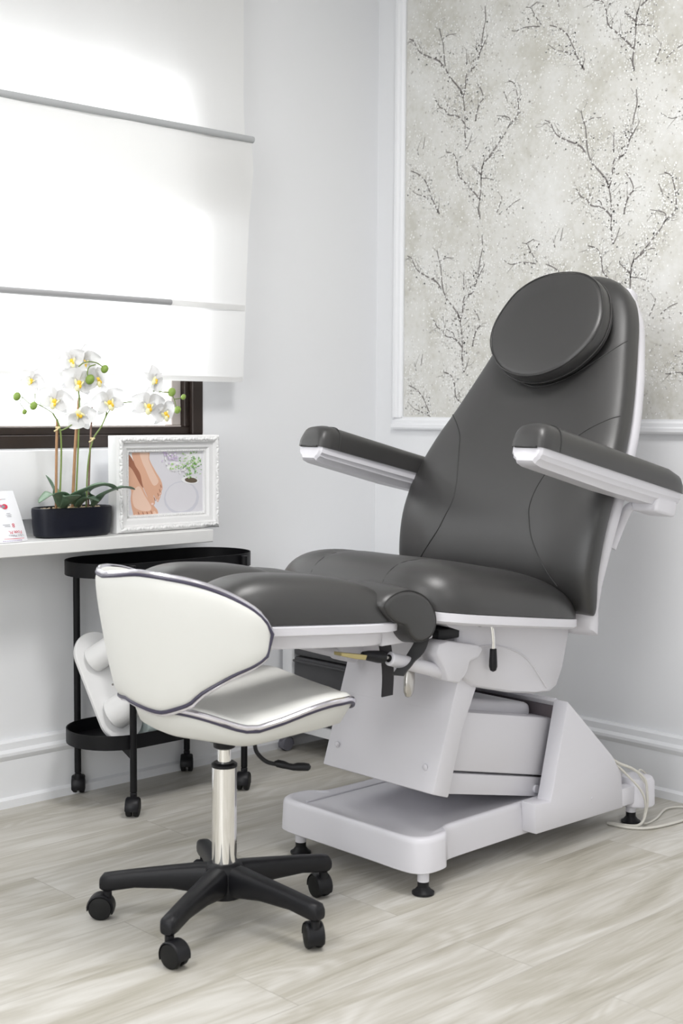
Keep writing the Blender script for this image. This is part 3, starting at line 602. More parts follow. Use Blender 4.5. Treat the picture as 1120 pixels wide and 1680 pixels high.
def orchid_flower(c, yaw, pitch, roll, s=1.0):
    Mx = Matrix.Translation(Vector(c)) @ Matrix.Rotation(yaw, 4, 'Z') @ Matrix.Rotation(pitch, 4, 'X') @ Matrix.Rotation(roll, 4, 'Y') @ Matrix.Scale(s, 4)
    bm = B()   # faces -Y in local space; petals in XZ plane
    def petal(ang, L, W, cup=.18, tip=.55, yoff=0):
        rows = []
        for i in range(9):
            u = i / 8; w = W * (math.sin(PI * (u ** tip) * .96 + .04)) ** .75 if 0 < u < 1 else W * .12
            rows.append([Mx @ Vector((math.cos(ang) * L * u - math.sin(ang) * w * k / 3, yoff + cup * L * (u * u) * .7 - .25 * w * (k / 3) ** 2 + .0015 * math.sin(u * 9 + k), math.sin(ang) * L * u + math.cos(ang) * w * k / 3)) for k in range(-3, 4)])
        loft(bm, rows, cap=False, closed=False)
    petal(PI / 2, .036, .0125); petal(PI / 2 + 2.15, .034, .0115); petal(PI / 2 - 2.15, .034, .0115)
    petal(PI - .28, .037, .021, .10, .62, -.0015); petal(.28, .037, .021, .10, .62, -.0015)
    f = new_obj('flower', bm, 'petal', t, ang=80)
    bm = B()
    for sgn in (-1, 1):
        bmesh.ops.create_uvsphere(bm, u_segments=10, v_segments=7, radius=1, matrix=Mx @ Matrix.Translation((.0055 * sgn, -.006, -.003)) @ Matrix.Rotation(.5 * sgn, 4, 'Y') @ Matrix.Diagonal((.0028, .004, .0072, 1)))
    bmesh.ops.create_uvsphere(bm, u_segments=10, v_segments=7, radius=1, matrix=Mx @ Matrix.Translation((0, -.009, -.012)) @ Matrix.Diagonal((.006, .004, .0075, 1)))
    new_obj('flower_lip', bm, 'cream', f)
    bm = B(); bmesh.ops.create_uvsphere(bm, u_segments=10, v_segments=7, radius=1, matrix=Mx @ Matrix.Translation((0, -.008, -.002)) @ Matrix.Diagonal((.0045, .0042, .0052, 1)))
    bmesh.ops.create_uvsphere(bm, u_segments=8, v_segments=6, radius=1, matrix=Mx @ Matrix.Translation((.003, -.0115, -.008)) @ Matrix.Diagonal((.003, .0025, .004, 1)))
    new_obj('flower_throat', bm, 'yellow', f)
for a in ((O(-1.283, 1.158, -.035), -.3, .15, .25, 1.22), (O(-1.228, 1.165, -.030), .3, -.1, -.2, 1.12), (O(-1.250, 1.214, -.012), -.5, .2, .1, 1.10), (O(-1.282, 1.216, -.006), -.9, .1, -.3, .95),
          (O(-1.402, 1.160, .0), -.6, .0, .5, .80), (O(-1.346, 1.108, -.022), -.7, .1, .3, 1.15), (O(-1.272, 1.066, -.028), -.5, .25, 2.6, 1.05), (O(-1.178, 1.106, -.020), -.35, .1, -.35, 1.2),
          (O(-1.058, 1.098, -.034), -.25, .15, .1, 1.25), (O(-1.010, 1.076, -.040), .15, .1, -.3, 1.12), (O(-1.030, 1.166, -.026), .2, .0, 1.1, 1.02)):
    orchid_flower(*a[:4], a[4] * 1.15)

# ------------------------------------------------------------------ black trolley
t = thing('black_trolley', 'black two tier metal trolley on casters under the shelf', 'trolley', (-1.03, -.165, 0))
CX0, CX1, CYc, CRr = -1.187, -0.862, -0.172, 0.128
def stadium(off, z, n=16, cx0=CX0, cx1=CX1, cy=CYc, r=CRr):
    rr = r + off; P = []
    for i in range(n + 1): a = PI / 2 + PI * i / n; P.append(Vector((cx0 + rr * math.cos(a), cy + rr * math.sin(a), z)))
    for i in range(n + 1): a = -PI / 2 + PI * i / n; P.append(Vector((cx1 + rr * math.cos(a), cy + rr * math.sin(a), z)))
    return P
for z0 in (.637, .176):
    bm = B(); loft(bm, [stadium(-.003, z0 + .004), stadium(-.003, z0 + .039), stadium(0, z0 + .039), stadium(0, z0), stadium(-.006, z0)], cap=True)
    new_obj('tray', bm, 'blackmt', t, ang=40)
LEGS = [(-1.214, -.038 + .002), (-1.214, -.3065), (-.836, -.036), (-.836, -.3065)]
LEGS = [(-1.215, -.0365), (-1.215, -.3075), (-.832, -.0365), (-.832, -.3075)]
def caster_bm(x, y, yaw, R=.024, w=.009, gap=.010, hood=True, ztop=.085, stem=.006):
    """twin wheel caster; contact (x,y,0). returns (fork bm, [wheel bm,wheel bm])"""
    Mx = Matrix.Translation((x, y, 0)) @ Matrix.Rotation(yaw, 4, 'Z')
    off = .014
    f = B()
    cyl(f, Mx @ Vector((off, 0, R)), Mx @ Vector((off, 0, ztop)), stem, n=12)
    cyl(f, Mx @ Vector((off, 0, R * .9)), Mx @ Vector((off, 0, 2 * R + .012)), .0095, n=16, bev=.002)
    cyl(f, Mx @ Vector((0, -gap / 2 - w * .9, R)), Mx @ Vector((0, gap / 2 + w * .9, R)), .004, n=10)
    # hood: arc band over both wheels
    rings = []
    for i in range(15):
        a = math.radians(-25 + 215 * i / 14); r1 = R * 1.14; r0 = R * 1.03; hw = gap / 2 + w * 1.05
        rings.append([Mx @ Vector((r * math.cos(a), s, R + r * math.sin(a))) for (r, s) in ((r0, -hw), (r1, -hw * .8), (r1 * 1.02, 0), (r1, hw * .8), (r0, hw))])
    loft(f, rings, cap=True)
    ws = []
    for sg in (-1, 1):
        b = B(); p0 = Mx @ Vector((0, sg * gap / 2, R)); p1 = Mx @ Vector((0, sg * (gap / 2 + w), R))
        lathe(b, [(R * .3, 0), (R * .95, 0), (R, w * .25), (R, w * .7), (R * .93, w * .95), (R * .6, w * 1.12), (R * .2, w * 1.15)], mtx=frame_mtx(p0, p1 - p0), n=28); ws.append(b)
    return f, ws
def add_caster(x, y, yaw, parent, mt='blackpl', mtw='rubber', **k):
    f, ws = caster_bm(x, y, yaw, **k); c = new_obj('caster', f, mt, parent)
    for b in ws: new_obj('wheel', b, mtw, c)
    return c
for i, (x, y) in enumerate(LEGS):
    bm = B(); cyl(bm, (x, y, .062), (x, y, .672 if i != 3 else .672), .0095, n=14, bev=.001); new_obj('leg', bm, 'blackmt', t)
    yaw = (-2.2, .8, .9, .7)[i]
    add_caster(x - .014 * math.cos(yaw), y - .014 * math.sin(yaw), yaw, t, R=.0245, w=.014, gap=.007, ztop=.070)
for x0, y0 in ((-1.213, -.300), (-.834, -.300)):
    bm = B(); prism(bm, [(y0, .146), (y0, .177), (y0 + .07, .177)], x0 - .002, x0 + .002, axis='x'); new_obj('tray_bracket', bm, 'blackmt', t)

# white twin stub holder leaning in the trolley
NRM = Vector((-.032, -.912, .41)).normalized(); AX = Vector((.147, -.41, -.9)); AX = (AX - NRM * AX.dot(NRM)).normalized(); SX = AX.cross(NRM).normalized()
DC = Vector((-1.210, -.185, .330))
t = thing('double_tube_holder', 'white oval plate with two round stubs leaning inside the trolley', 'holder', (-1.2, -.2, .18))
def plate_ring(s, off, hl=.092, r=.066, n=20):
    P = []
    for i in range(n + 1): a = PI * i / n; P.append(DC + NRM * off - AX * (hl + (r * s) * math.sin(a)) + SX * (r * s) * math.cos(a))
    for i in range(n + 1): a = PI * i / n; P.append(DC + NRM * off + AX * (hl + (r * s) * math.sin(a)) - SX * (r * s) * math.cos(a))
    return P
bm = B(); loft(bm, [plate_ring(.96, -.010), plate_ring(1, -.007), plate_ring(1, .002), plate_ring(.965, .005)]); new_obj('oval_plate', bm, 'holder', t)
SD = (NRM * .8 + Vector((.55, -.1, .35))).normalized()
for k, (s, rr) in enumerate(((-.080, .036), (.078, .044))):
    bm = B(); c = DC + AX * s + SX * .018
    cyl(bm, c + SD * -.0, c + SD * .105, rr, rr * .96, n=32, bev=.004); new_obj('stub', bm, 'holder', t)
bm = B(); cyl(bm, DC + NRM * .004 + SX * -.01, DC + NRM * .0065 + SX * -.01, .003, n=10); new_obj('screw', bm, 'steel', t)
# pale mint card roll with upside-down writing
t = thing('mint_card_roll', 'pale mint rolled leaflet reading pies y manos lying in the lower tray', 'leaflet', (-1.02, -.23, .18))
bm = B(); RY, RZ, RRr = -.222, .222, .041
cyl(bm, (-1.135, RY, RZ), (-.86, RY, RZ), RRr, n=40, bev=.002); new_obj('card_roll', bm, 'mint', t)
aa = math.radians(-20)   # lettering on the front flank
text_mesh('pies y manos', .020, 'greyink', t, Matrix.Translation((-1.055, RY - RRr - .0006, RZ + .004)) @ Matrix.Rotation(PI / 2 , 4, 'X') @ Matrix.Rotation(PI, 4, 'Z'))

# ------------------------------------------------------------------ drawer trolley behind the chair
t = thing('drawer_trolley', 'white trolley with dark grey drawers in the corner behind the treatment chair', 'trolley', (-.28, -.25, 0))
bm = B()
X0, X1, Y0, Y1, Z0, Z1 = -.45, -.07, -.47, -.035, .070, .50
add_box(bm, X0, X1, Y1 - .045, Y1, Z0, Z1, .004); add_box(bm, X0, X1, Y0, Y0 + .045, Z0, Z1, .004); add_box(bm, X0, X1, Y0, Y1, Z1, Z1 + .02, .004); add_box(bm, X0, X1, Y0 + .044, Y1 - .044, Z0, Z0 + .03); add_box(bm, X1 - .02, X1, Y0 + .044, Y1 - .044, Z0 + .03, Z1)
new_obj('cabinet_body', bm, 'trim', t)
zz = Z0 + .035
for k in range(4):
    h = .0985; bm = B(); add_box(bm, X0 + .006, X1 - .03, Y0 + .05, Y1 - .05, zz, zz + h, .005)
    d = new_obj('drawer', bm, 'drawer', t)
    bm = B(); add_box(bm, X0 - .004, X0 + .008, Y0 + .053, Y1 - .053, zz + h - .016, zz + h - .008, .003); new_obj('drawer_lip', bm, 'drawer', d); zz += h + .005
for y0_ in (Y1 - .040, Y0 + .012):
    bm = B(); add_box(bm, X0 - .012, X1 + .01, y0_, y0_ + .028, .047, Z0 + .002, .004); new_obj('base_rail', bm, 'casg', t)
for (x, y) in ((X0 - .004, Y1 - .025), (X0 - .004, Y0 + .025), (X1, Y1 - .025), (X1, Y0 + .025)): add_caster(x, y, PI, t, mt='casg', mtw='casg', R=.022, w=.009, gap=.006, ztop=.05)

# ------------------------------------------------------------------ treatment chair
YC = -1.045
chair = thing('treatment_chair', 'large grey leather podiatry chair with armrests on a white wheelless base', 'chair', (-.75, YC, 0))
chair['label'] = 'large dark grey leather treatment chair with armrests on white base'
# base platform: plan with foot lobes at the foot end
bm = B()
def mirror_plan(P): return P + [(x, 2 * YC - y) for x, y in reversed(P)]
YB = -1.024
half = [(-1.124, YB), (-1.124, YB + .10), (-1.125, YB + .18), (-1.118, YB + .222), (-1.095, YB + .243), (-1.060, YB + .246), (-1.030, YB + .240), (-1.012, YB + .220), (-.985, YB + .208), (-.90, YB + .206), (-.715, YB + .206), (-.42, YB + .206), (-.36, YB + .20), (-.33, YB + .15), (-.33, YB)]
full = [(x, y) for x, y in half] + [(x, 2 * YB - y) for x, y in reversed(half[1:-1])]
fs = [(p.x, p.y) for p in catmull([(a, b, 0) for a, b in full], 4, True)]
def ztop(x): return .118 + .004 * (1 if x < -1.02 else 0)
def ring(s, z, d=0): 
    return [Vector((-.74 + (x + .74) * s, YB + (y - YB) * (1 - (1 - s) * 1.9), z)) for x, y in fs]
loft(bm, [ring(.985, .052), ring(1, .056), ring(.995, .121), ring(.990, .129), ring(.980, .133), ring(.955, .133), ring(.935, .128)])
base = new_obj('base_platform', bm, 'shell', chair, ang=50)
for sg in (1,):
    bm = B(); tube(bm, [(-1.09, YB + sg * .165, .1305), (-.75, YB + sg * .165, .1285)], .0025, 6); new_obj('platform_groove', bm, 'shell', chair)
for (x, y) in ((-1.098, -.847), (-1.083, -1.242), (-.275, -.847), (-.285, -1.250)):
    bm = B(); cyl(bm, (x, y, .030), (x, y, .075), .0135, n=18); f = new_obj('foot', bm, 'shell', chair)
    bm = B(); lathe(bm, [(.020, 0), (.0255, .002), (.0255, .006), (.019, .010), (.013, .018), (.013, .032), (.010, .034)], x, y); new_obj('foot_pad', bm, 'blackpl', f)
# rear foot housings
for yy in (-1.252, -.838):
    bm = B(); lathe(bm, [(.044, .046), (.047, .050), (.045, .110), (.040, .121), (.026, .126)], -.262, yy, 32); add_box(bm, -.36, -.27, yy - .02 if yy < -1 else yy - .012, yy + .012 if yy < -1 else yy + .02, .06, .108, .004)
    new_obj('foot_housing', bm, 'shell', chair)
# tower housing: open-fronted shell
sidep = [(-.716, .064), (-.722, .140), (-.660, .134), (-.652, .160), (-.598, .374), (-.406, .206), (-.362, .152), (-.352, .058)]
for y0, y1 in ((-1.272, -1.228), (-.862, -.818)):
    bm = B(); prism(bm, sidep, y0, y1, bev=.004); new_obj('tower_side', bm, 'shell', chair, ang=30)
bm = B()
prism(bm, [(-.598, .374), (-.590, .374), (-.406, .208), (-.362, .152), (-.352, .058), (-.364, .058), (-.374, .150), (-.414, .198), (-.598, .366)], -1.229, -.861); new_obj('tower_back', bm, 'shell', chair, ang=30)
bm = B(); add_box(bm, -.585, -.575, -1.226, -.864, .12, .352); new_obj('tower_shade_sheet', bm, 'shell_in', chair, False)  # dark sheet standing in for the shade inside the open tower
bm = B()
for (x, z) in ((-.49, .11), ): cyl(bm, (x, -1.2735, z), (x, -1.272, z), .004, n=12)
new_obj('screw', bm, 'shell', chair)
# lifting arm
bm = B(); prism(bm, [(-1.00, .402), (-.56, .316), (-.612, .178), (-1.00, .262)], -1.212, -.878, bev=.006); new_obj('lift_arm', bm, 'shell', chair, ang=30)
bm = B(); prism(bm, [(-1.00, .256), (-.606, .172), (-.630, .128), (-1.00, .206)], -1.208, -.882, bev=.003); cyl(bm, (-.640, -1.214, .150), (-.640, -1.20, .150), .010, n=20); new_obj('lower_link', bm, 'shell', chair, ang=30)
bm = B(); prism(bm, [(-.98, .418), (-.90, .412), (-.60, .352), (-.60, .30), (-.98, .37)], -1.16, -.93, bev=.014, seg=3); new_obj('arm_cover', bm, 'shell', chair, ang=40)
# column
bm = B(); prism(bm, [(-1.056, .222), (-1.002, .204), (-.957, .353), (-.905, .455), (-.880, .54), (-.958, .55), (-.976, .468)], -1.243, -.879, bev=.004); new_obj('column', bm, 'shell', chair, ang=30)
for (y, z) in ((-.915, .275), (-1.205, .275)):
    bm = B(); x = -1.0405; bmesh.ops.create_uvsphere(bm, u_segments=12, v_segments=8, radius=.0075, matrix=Matrix.Translation((x - .001, y, z)) @ Matrix.Diagonal((.5, 1, 1, 1)))
    new_obj('screw_cap', bm, 'shell', chair)
# seat motor housing
bm = B(); hp = [(-1.06, .622), (-1.035, .606), (-.985, .590), (-.990, .500), (-.990, .488), (-.93, .452), (-.80, .420), (-.70, .403), (-.640, .400), (-.615, .412), (-.592, .455), (-.572, .53), (-.560, .575)]
rings = []
cxh, czh = -.79, .52
for (dy, s) in ((-.205, .94), (-.200, .975), (-.19, 1.0), (-.10, 1.0), (0, 1.0), (.10, 1.0), (.19, 1.0), (.20, .975), (.205, .94)):
    rings.append([Vector((cxh + (x - cxh) * s, YC + dy * 1.03, czh + (z - czh) * s)) for x, z in hp])
loft(bm, rings); new_obj('seat_housing', bm, 'shell', chair, ang=50)
bm = B()   # raised curved ribs on the housing side
tube(bm, catmull([(-.985, YC - .212, .545), (-.86, YC - .212, .540), (-.75, YC - .212, .50), (-.665, YC - .212, .415)], 8), .0022, 6)
new_obj('housing_rib', bm, 'shell', chair)
# seat tray and cushion
def zseat(x, y=0): return .5855 - .128 * (x + .605)
plan = []
for i in range(72):
    a = 2 * PI * i / 72; c, s = sq(a, 4.6); plan.append((-.868 + .287 * c, YC + .303 * s * (1 - .03 * (c < -.6) * abs(c + .6))))
def off_plan(P, d, c=(-.868, YC)): return [(c[0] + (x - c[0]) * (1 + d / .287), c[1] + (y - c[1]) * (1 + d / .303)) for x, y in P]
bm = B()
loft(bm, [[Vector((x, y, zseat(x) + dz)) for x, y in off_plan(plan, d)] for d, dz in ((-.05, -.030), (-.006, -.026), (.002, -.020), (.002, -.002), (-.004, .0))]); new_obj('seat_tray', bm, 'shell', chair, ang=45)
bm = B()
def hseat(x, y):
    v = (y - YC) / .3; u = (x + .868) / .287
    return (.106 - .016 * u) * (1 + .10 * abs(v) ** 2 * (abs(v) < 1)) - .006 * math.exp(-((abs(v) - .40) / .05) ** 2)
dome(bm, plan, lambda x, y: zseat(x) + .0005, hseat, e1=4.2, rings=22); new_obj('seat_cushion', bm, 'leather', chair, ang=60)
def seat_z(x, y):
    u = abs(x + .868) / .287; v = abs(y - YC) / .303; s = min(1, (u ** 4.6 + v ** 4.6) ** (1 / 4.6)); return zseat(x) + (max(0, 1 - s ** 4.2)) ** .5 * hseat(x, y)
def seam(P, r=.0016, parent=None, name='seam'):
    bm = B(); tube(bm, P, r, 6); return new_obj(name, bm, 'seam', parent)
SEATC = [o for o in COL.objects if o.name == 'seat_cushion'][0]
for sg in (-1, 1):
    P = []
    for i in range(40):
        x = -1.152 + i / 39 * .50; y = YC + sg * (.118 + .10 * (max(0, (x + .95) / .35)) ** 1.5); P.append((x, y, seat_z(x, y) + .0006))
    seam(P, .0014, SEATC)
# backrest
ZB = smooth_tab([(.560, -.585), (.60, -.60), (.64, -.615), (.70, -.622), (.80, -.604), (.90, -.560), (1.0, -.495), (1.067, -.447), (1.15, -.395), (1.25, -.338), (1.35, -.290), (1.44, -.252)], 5)
WB = smooth_tab([(.575, .275), (.60, .297), (.64, .310), (.70, .317), (.78, .322), (.85, .3225), (.92, .317), (1.0, .303), (1.067, .283), (1.15, .256), (1.25, .222), (1.32, .200), (1.37, .176), (1.405, .145), (1.428, .105), (1.440, .06), (1.445, .012)], 5)
TH = .044
def back_ring(z, dx=0, dw=0, th=TH, n=3.6, N=64, tsc=1.0):
    x0 = lerp_tab(ZB, z) + dx; w = max(.004, lerp_tab(WB, z) + dw); t_ = th * tsc; P = []
    for i in range(N):
        c, s = sq(2 * PI * i / N, n); v = abs(s)
        bow = -.006 * math.exp(-((v - .62) / .22) ** 2) if c < 0 else 0
        P.append(Vector((x0 + t_ * c + bow * tsc, YC + w * s, z + (-c) * th * .38 * tsc)))
    return P
bm = B(); zs = [.595, .598, .604, .616, .636] + [.66 + k * .02 for k in range(37)] + [1.408, 1.420, 1.430, 1.437, 1.441, 1.4445]
rg = []
for z in zs:
    ts = 1.0
    if z < .65: ts = .45 + .55 * math.sqrt(max(0, 1 - ((.65 - z) / .055) ** 2))
    if z > 1.37: ts = math.sqrt(max(.02, 1 - ((z - 1.37) / .076) ** 2))
    rg.append(back_ring(z, tsc=ts))
loft(bm, rg); back = new_obj('backrest', bm, 'leather', chair, ang=70)
def back_front(z_, y, it=12):   # front surface x at given true z,y
    z = z_
    for _ in range(it):
        w = lerp_tab(WB, z); v = min(.999, abs(y - YC) / w); c = (1 - v ** 3.6) ** (1 / 3.6); z = z_ - c * TH * .38
    return lerp_tab(ZB, z) - TH * c - .006 * math.exp(-((v - .62) / .22) ** 2)
for sg in (-1, 1):
    S = catmull([(.275, 1.075, 0), (.254, 1.067, 0), (.216, 1.044, 0), (.188, 1.018, 0), (.170, .985, 0), (.150, .945, 0), (.131, .895, 0), (.127, .85, 0), (.138, .815, 0), (.154, .777, 0), (.181, .736, 0), (.211, .696, 0), (.235, .665, 0)], 4)
    seam([(back_front(p.y, YC + sg * p.x) - .0004, YC + sg * p.x, p.y) for p in S], .0015, back)
P = []
for i in range(41):
    v = -1 + i / 20; y = YC + v * .213; z = 1.150 + .115 * abs(v) ** 1.8; P.append((back_front(z, y) - .0004, y, z))
seam(P, .0016, back)
# white back shell
bm = B(); zs2 = [.568 + k * .03 for k in range(29)] + [1.40, 1.42]
rg = []
for z in zs2:
    x0 = lerp_tab(ZB, max(z, .60)) + .048 - .018 * max(0, min(1, (.75 - z) / .15)); w = lerp_tab(WB, min(max(z, .62), 1.40)) - .004 - .014 * max(0, (.85 - z) / .25) - .010 * max(0, (z - 1.2) / .2); x0 += 0 if z > .6 else 0; P_ = []
    for i in range(48):
        c, s = sq(2 * PI * i / 48, 4); P_.append(Vector((x0 + .026 * c, YC + w * s, z + .016 * -c - .02)))
    rg.append(P_)
loft(bm, rg); new_obj('back_shell', bm, 'shell', chair, ang=60)
# head cushion
bm = B(); d_s = Vector((math.sin(math.radians(27)), 0, math.cos(math.radians(27)))); d_n = Vector((-math.cos(math.radians(27)), 0, math.sin(math.radians(27)))); PC = Vector((-.450, YC - .006, 1.268))
hp = [(0, .200), (.075, .190), (.135, .155), (.168, .100), (.180, .045), (.165, -.010), (.118, -.062), (.06, -.090), (0, -.099), (-.06, -.090), (-.118, -.062), (-.165, -.010), (-.180, .045), (-.168, .100), (-.135, .155), (-.075, .190)]
hp = [(a, .05 + (b - .05) * 1.06) for a, b in hp]
hs = [(p.x, p.y) for p in catmull([(a, b, 0) for a, b in hp], 5, True)]
rg = []
for (s, o_) in ((.90, -.052), (.965, -.046), (.99, -.034), (.995, -.018), (.985, -.004), (.955, .004), (.90, .007), (.6, .010), (.25, .012)):
    rg.append([PC + Vector((0, 1, 0)) * a * s + d_s * (.05 + (b - .05) * s) + d_n * o_ for a, b in hs])
loft(bm, rg); hd = new_obj('head_cushion', bm, 'leather', chair, ang=60)
bm = B()
for (s, o_) in ((.972, .0035), (.998, -.030)): tube(bm, [PC + Vector((0, 1, 0)) * a * s + d_s * (.05 + (b - .05) * s) + d_n * o_ for a, b in hs], .0018, 6, closed=True)
new_obj('cushion_piping', bm, 'leather', hd)
# armrests
for sg in (-1, 1):
    ya = YC + sg * .352
    zo = -.010 if sg > 0 else .004
    A0 = Vector((-.937, ya, 1.004 + zo)); A1 = Vector((-.368, ya, .880 + zo)); d = (A1 - A0); L = d.length; d.normalize(); up = Vector((0, 1, 0)).cross(d) * -1
    if up.z < 0: up = -up
    def sec(u, w, h0, h1, n=2.6, N=28, flat_=True):
        P = []
        for i in range(N):
            a = 2 * PI * i / N; c, s = sq(a, n)
            hh = h0 + (h1 - h0) * (.5 + .5 * s) if not flat_ else (h0 + (h1 - h0) * max(0, s) ** 1.0 + (h0 - .004) * 0 * s)
            P.append(A0 + d * u + Vector((0, 1, 0)) * (w * c) + up * hh)
        return P
    def dsec(u, w, h0, h1, N=14):
        P = []
        for i in range(N + 1):
            a = PI * i / N; c, s = sq(a, 3.0); P.append(A0 + d * u + Vector((0, 1, 0)) * (w * c) + up * (h0 + (h1 - h0) * s))
        return P
    arm = thing('tmp', '', '') if False else None
    bm = B(); rg = []
    for (u, w, h) in ((.0, .030, .020), (.002, .040, .034), (.012, .046, .052), (.035, .0485, .060), (.08, .049, .060), (.35, .049, .056), (L - .06, .049, .055), (L - .02, .047, .048), (L - .004, .042, .034), (L, .034, .018)):
        rg.append(dsec(u, w, 0, h))
    loft(bm, rg); ap = new_obj('armrest_pad', bm, 'leather', chair, ang=60)
    bm = B(); tube(bm, [p + up * .0005 for p in dsec(.062, .0492, .0, .0612)], .0013, 6); new_obj('seam', bm, 'seam', ap)
    bm = B(); tube(bm, catmull([A0 + d * u + Vector((0, 1, 0)) * w for u, w in ((.0, -.030), (.003, 0), (.0, .030))], 4), .003, 6); new_obj('seam', bm, 'seam', ap)
    bm = B(); rg = []
    for (u, w, h0) in ((.004, .036, -.030), (.010, .042, -.036), (.03, .044, -.040), (.30, .044, -.046), (L - .10, .044, -.044), (L - .012, .043, -.036), (L - .004, .038, -.030)):
        q = []
        for (cw, ch) in ((-1, .002), (-1, -.40), (-.90, -.52), (-.88, -.66), (-.70, -.80), (-.60, -1), (.60, -1), (.70, -.80), (.88, -.66), (.90, -.52), (1, -.40), (1, .002)):
            q.append(A0 + d * u + Vector((0, 1, 0)) * (w * cw) + up * (-h0 * ch))
        rg.append(q)
    loft(bm, rg); new_obj('armrest_tray', bm, 'shell', chair, ang=35)
    bm = B(); mt_ = Matrix(((d.x, 0, up.x, A0.x), (d.y, 1, up.y, A0.y), (d.z, 0, up.z, A0.z), (0, 0, 0, 1)))
    add_box(bm, L - .105, L - .018, -.040, .036, -.062, -.020, .008, 3, mtx=mt_); new_obj('armrest_block', bm, 'shell', chair)
    bm = B(); tube(bm, catmull([(-.47, ya - sg * .03, .858), (-.468, YC + sg * .300, .846), (-.475, YC + sg * .285, .81), (-.50, YC + sg * .275, .75)], 6), .014, 12, ry=.012); new_obj('armrest_bracket', bm, 'shell', chair)
# leg rests
for sg in (-1, 1):
    yl = YC + sg * .135
    def zl(x, y=0): return .640 - .058 * (x + 1.22)
    LCX, LA = -1.430, .222
    def legplan(g):
        P = []
        for i in range(56):
            c, s = sq(2 * PI * i / 56, 4.0); hw = (.103 + .015 * c) + g; P.append((LCX + (LA + g) * c, yl + sg * .026 * c + hw * s))
        return P
    pl_ = legplan(0)
    bm = B()
    dome(bm, pl_, lambda x, y: zl(x) + .001, lambda x, y: .094 - .010 * ((x + 1.43) / .24), e1=3.0, rings=18); new_obj('leg_cushion', bm, 'leather', chair, ang=60)
    def pls(a, b): return legplan(a)
    bm = B(); loft(bm, [[Vector((x, y, zl(x) + dz)) for x, y in pls(o_, 0)] for o_, dz in ((-.032, -.052), (-.028, -.048), (-.026, -.026), (.001, -.020), (.002, -.004), (-.004, 0))]); new_obj('leg_tray', bm, 'shell', chair, ang=40)
    # knee bolster
    kp = catmull([(-1.30, .690, 0), (-1.27, .716, 0), (-1.215, .722, 0), (-1.160, .702, 0), (-1.128, .668, 0), (-1.120, .632, 0), (-1.138, .603, 0), (-1.180, .594, 0), (-1.21, .612, 0), (-1.23, .64, 0), (-1.27, .655, 0)], 5, True)
    cx_, cz_ = -1.19, .645; rg = []; kp = [Vector((p.x, p.y - .008, 0)) for p in kp]
    for (o_, s) in ((-.106, .74), (-.1055, .80), (-.102, .87), (-.090, .93), (-.06, .985), (0, 1.02), (.06, .985), (.090, .93), (.102, .87), (.1055, .80), (.106, .74)):
        rg.append([Vector((cx_ + (p.x - cx_) * s, yl + sg * .03 + o_, cz_ + (p.y - cz_) * s)) for p in kp])
    bm = B(); loft(bm, rg); kb = new_obj('knee_bolster', bm, 'leather', chair, ang=50)
    bm = B(); tube(bm, [Vector((cx_ + (p.x - cx_) * .885, yl + sg * .03 - .1020, cz_ + (p.y - cz_) * .885)) for p in kp], .0013, 5, closed=True); new_obj('seam', bm, 'seam', kb)
    # leg mechanism: tube, bracket, spring handle, clip, straps, release paddle
    ym = yl + .03 * sg - .01
    bm = B(); cyl(bm, (-1.208, ym - .03, .552), (-1.035, ym - .03, .500), .0155, n=20, bev=.003); tb = new_obj('hinge_tube', bm, 'shell', chair)
    bm = B(); cyl(bm, (-1.2095, ym - .03, .5525), (-1.20, ym - .03, .5495), .0085, n=16); new_obj('tube_bore', bm, 'blackpl', tb)
    bm = B(); prism(bm, [(-1.080, .572), (-1.05, .576), (-.950, .556), (-.930, .545), (-.945, .524), (-.975, .520), (-.985, .495), (-1.01, .474), (-1.045, .484), (-1.058, .51), (-1.085, .550)], ym - .06, ym + .0, bev=.006); new_obj('hinge_bracket', bm, 'shell', chair, ang=40)
    bm = B(); cyl(bm, (-1.205, ym - .03, .552), (-1.235, ym - .03, .560), .0045, n=10); new_obj('link_rod', bm, 'steel', chair)
    bm = B(); lathe(bm, [(.006, 0), (.0125, .004), (.0135, .02), (.011, .05), (.008, .066), (.004, .068)], mtx=frame_mtx((-1.222, ym - .03, .556), (-.97, 0, .19)), n=18); new_obj('spring_grip', bm, 'blackpl', chair)
    bm = B(); prism(bm, [(-1.285, .570), (-1.36, .584), (-1.36, .577), (-1.32, .566), (-1.290, .560)], ym - .042, ym - .018, bev=.001); new_obj('catch_plate', bm, 'brass', chair, ang=20)
    bm = B(); add_box(bm, -1.25, -1.09, ym - .05, ym - .01, .585, .640, .004); new_obj('hinge_block', bm, 'shell', chair)
def ribbon3(P, w, th, wd, mt, name, parent):
    bm = B(); P = catmull(P, 6); n = len(P); rg = []
    for i, p in enumerate(P):
        d = (P[min(i + 1, n - 1)] - P[max(i - 1, 0)]).normalized(); s = Vector(wd).normalized(); nn = d.cross(s).normalized()
        s = nn.cross(d)
        rg.append([p + s * w / 2 + nn * th / 2, p - s * w / 2 + nn * th / 2, p - s * w / 2 - nn * th / 2, p + s * w / 2 - nn * th / 2])
    loft(bm, rg); return new_obj(name, bm, mt, parent, ang=40)
yn = YC - .175
SW = (.72, -.69, 0)
ribbon3([(-1.085, yn - .02, .600), (-1.12, yn - .035, .565), (-1.165, yn - .04, .535), (-1.195, yn - .045, .516)], .030, .003, (.8, 0, .5), 'strapg', 'strap', chair)
ribbon3([(-1.225, yn - .03, .60), (-1.205, yn - .02, .555), (-1.190, yn - .01, .51), (-1.182, yn - .0, .462)], .028, .003, (1, -.25, 0), 'strap', 'strap', chair)
bm = B(); mtp = frame_mtx((-1.105, -1.215, .512), (-.12, -.05, -1))
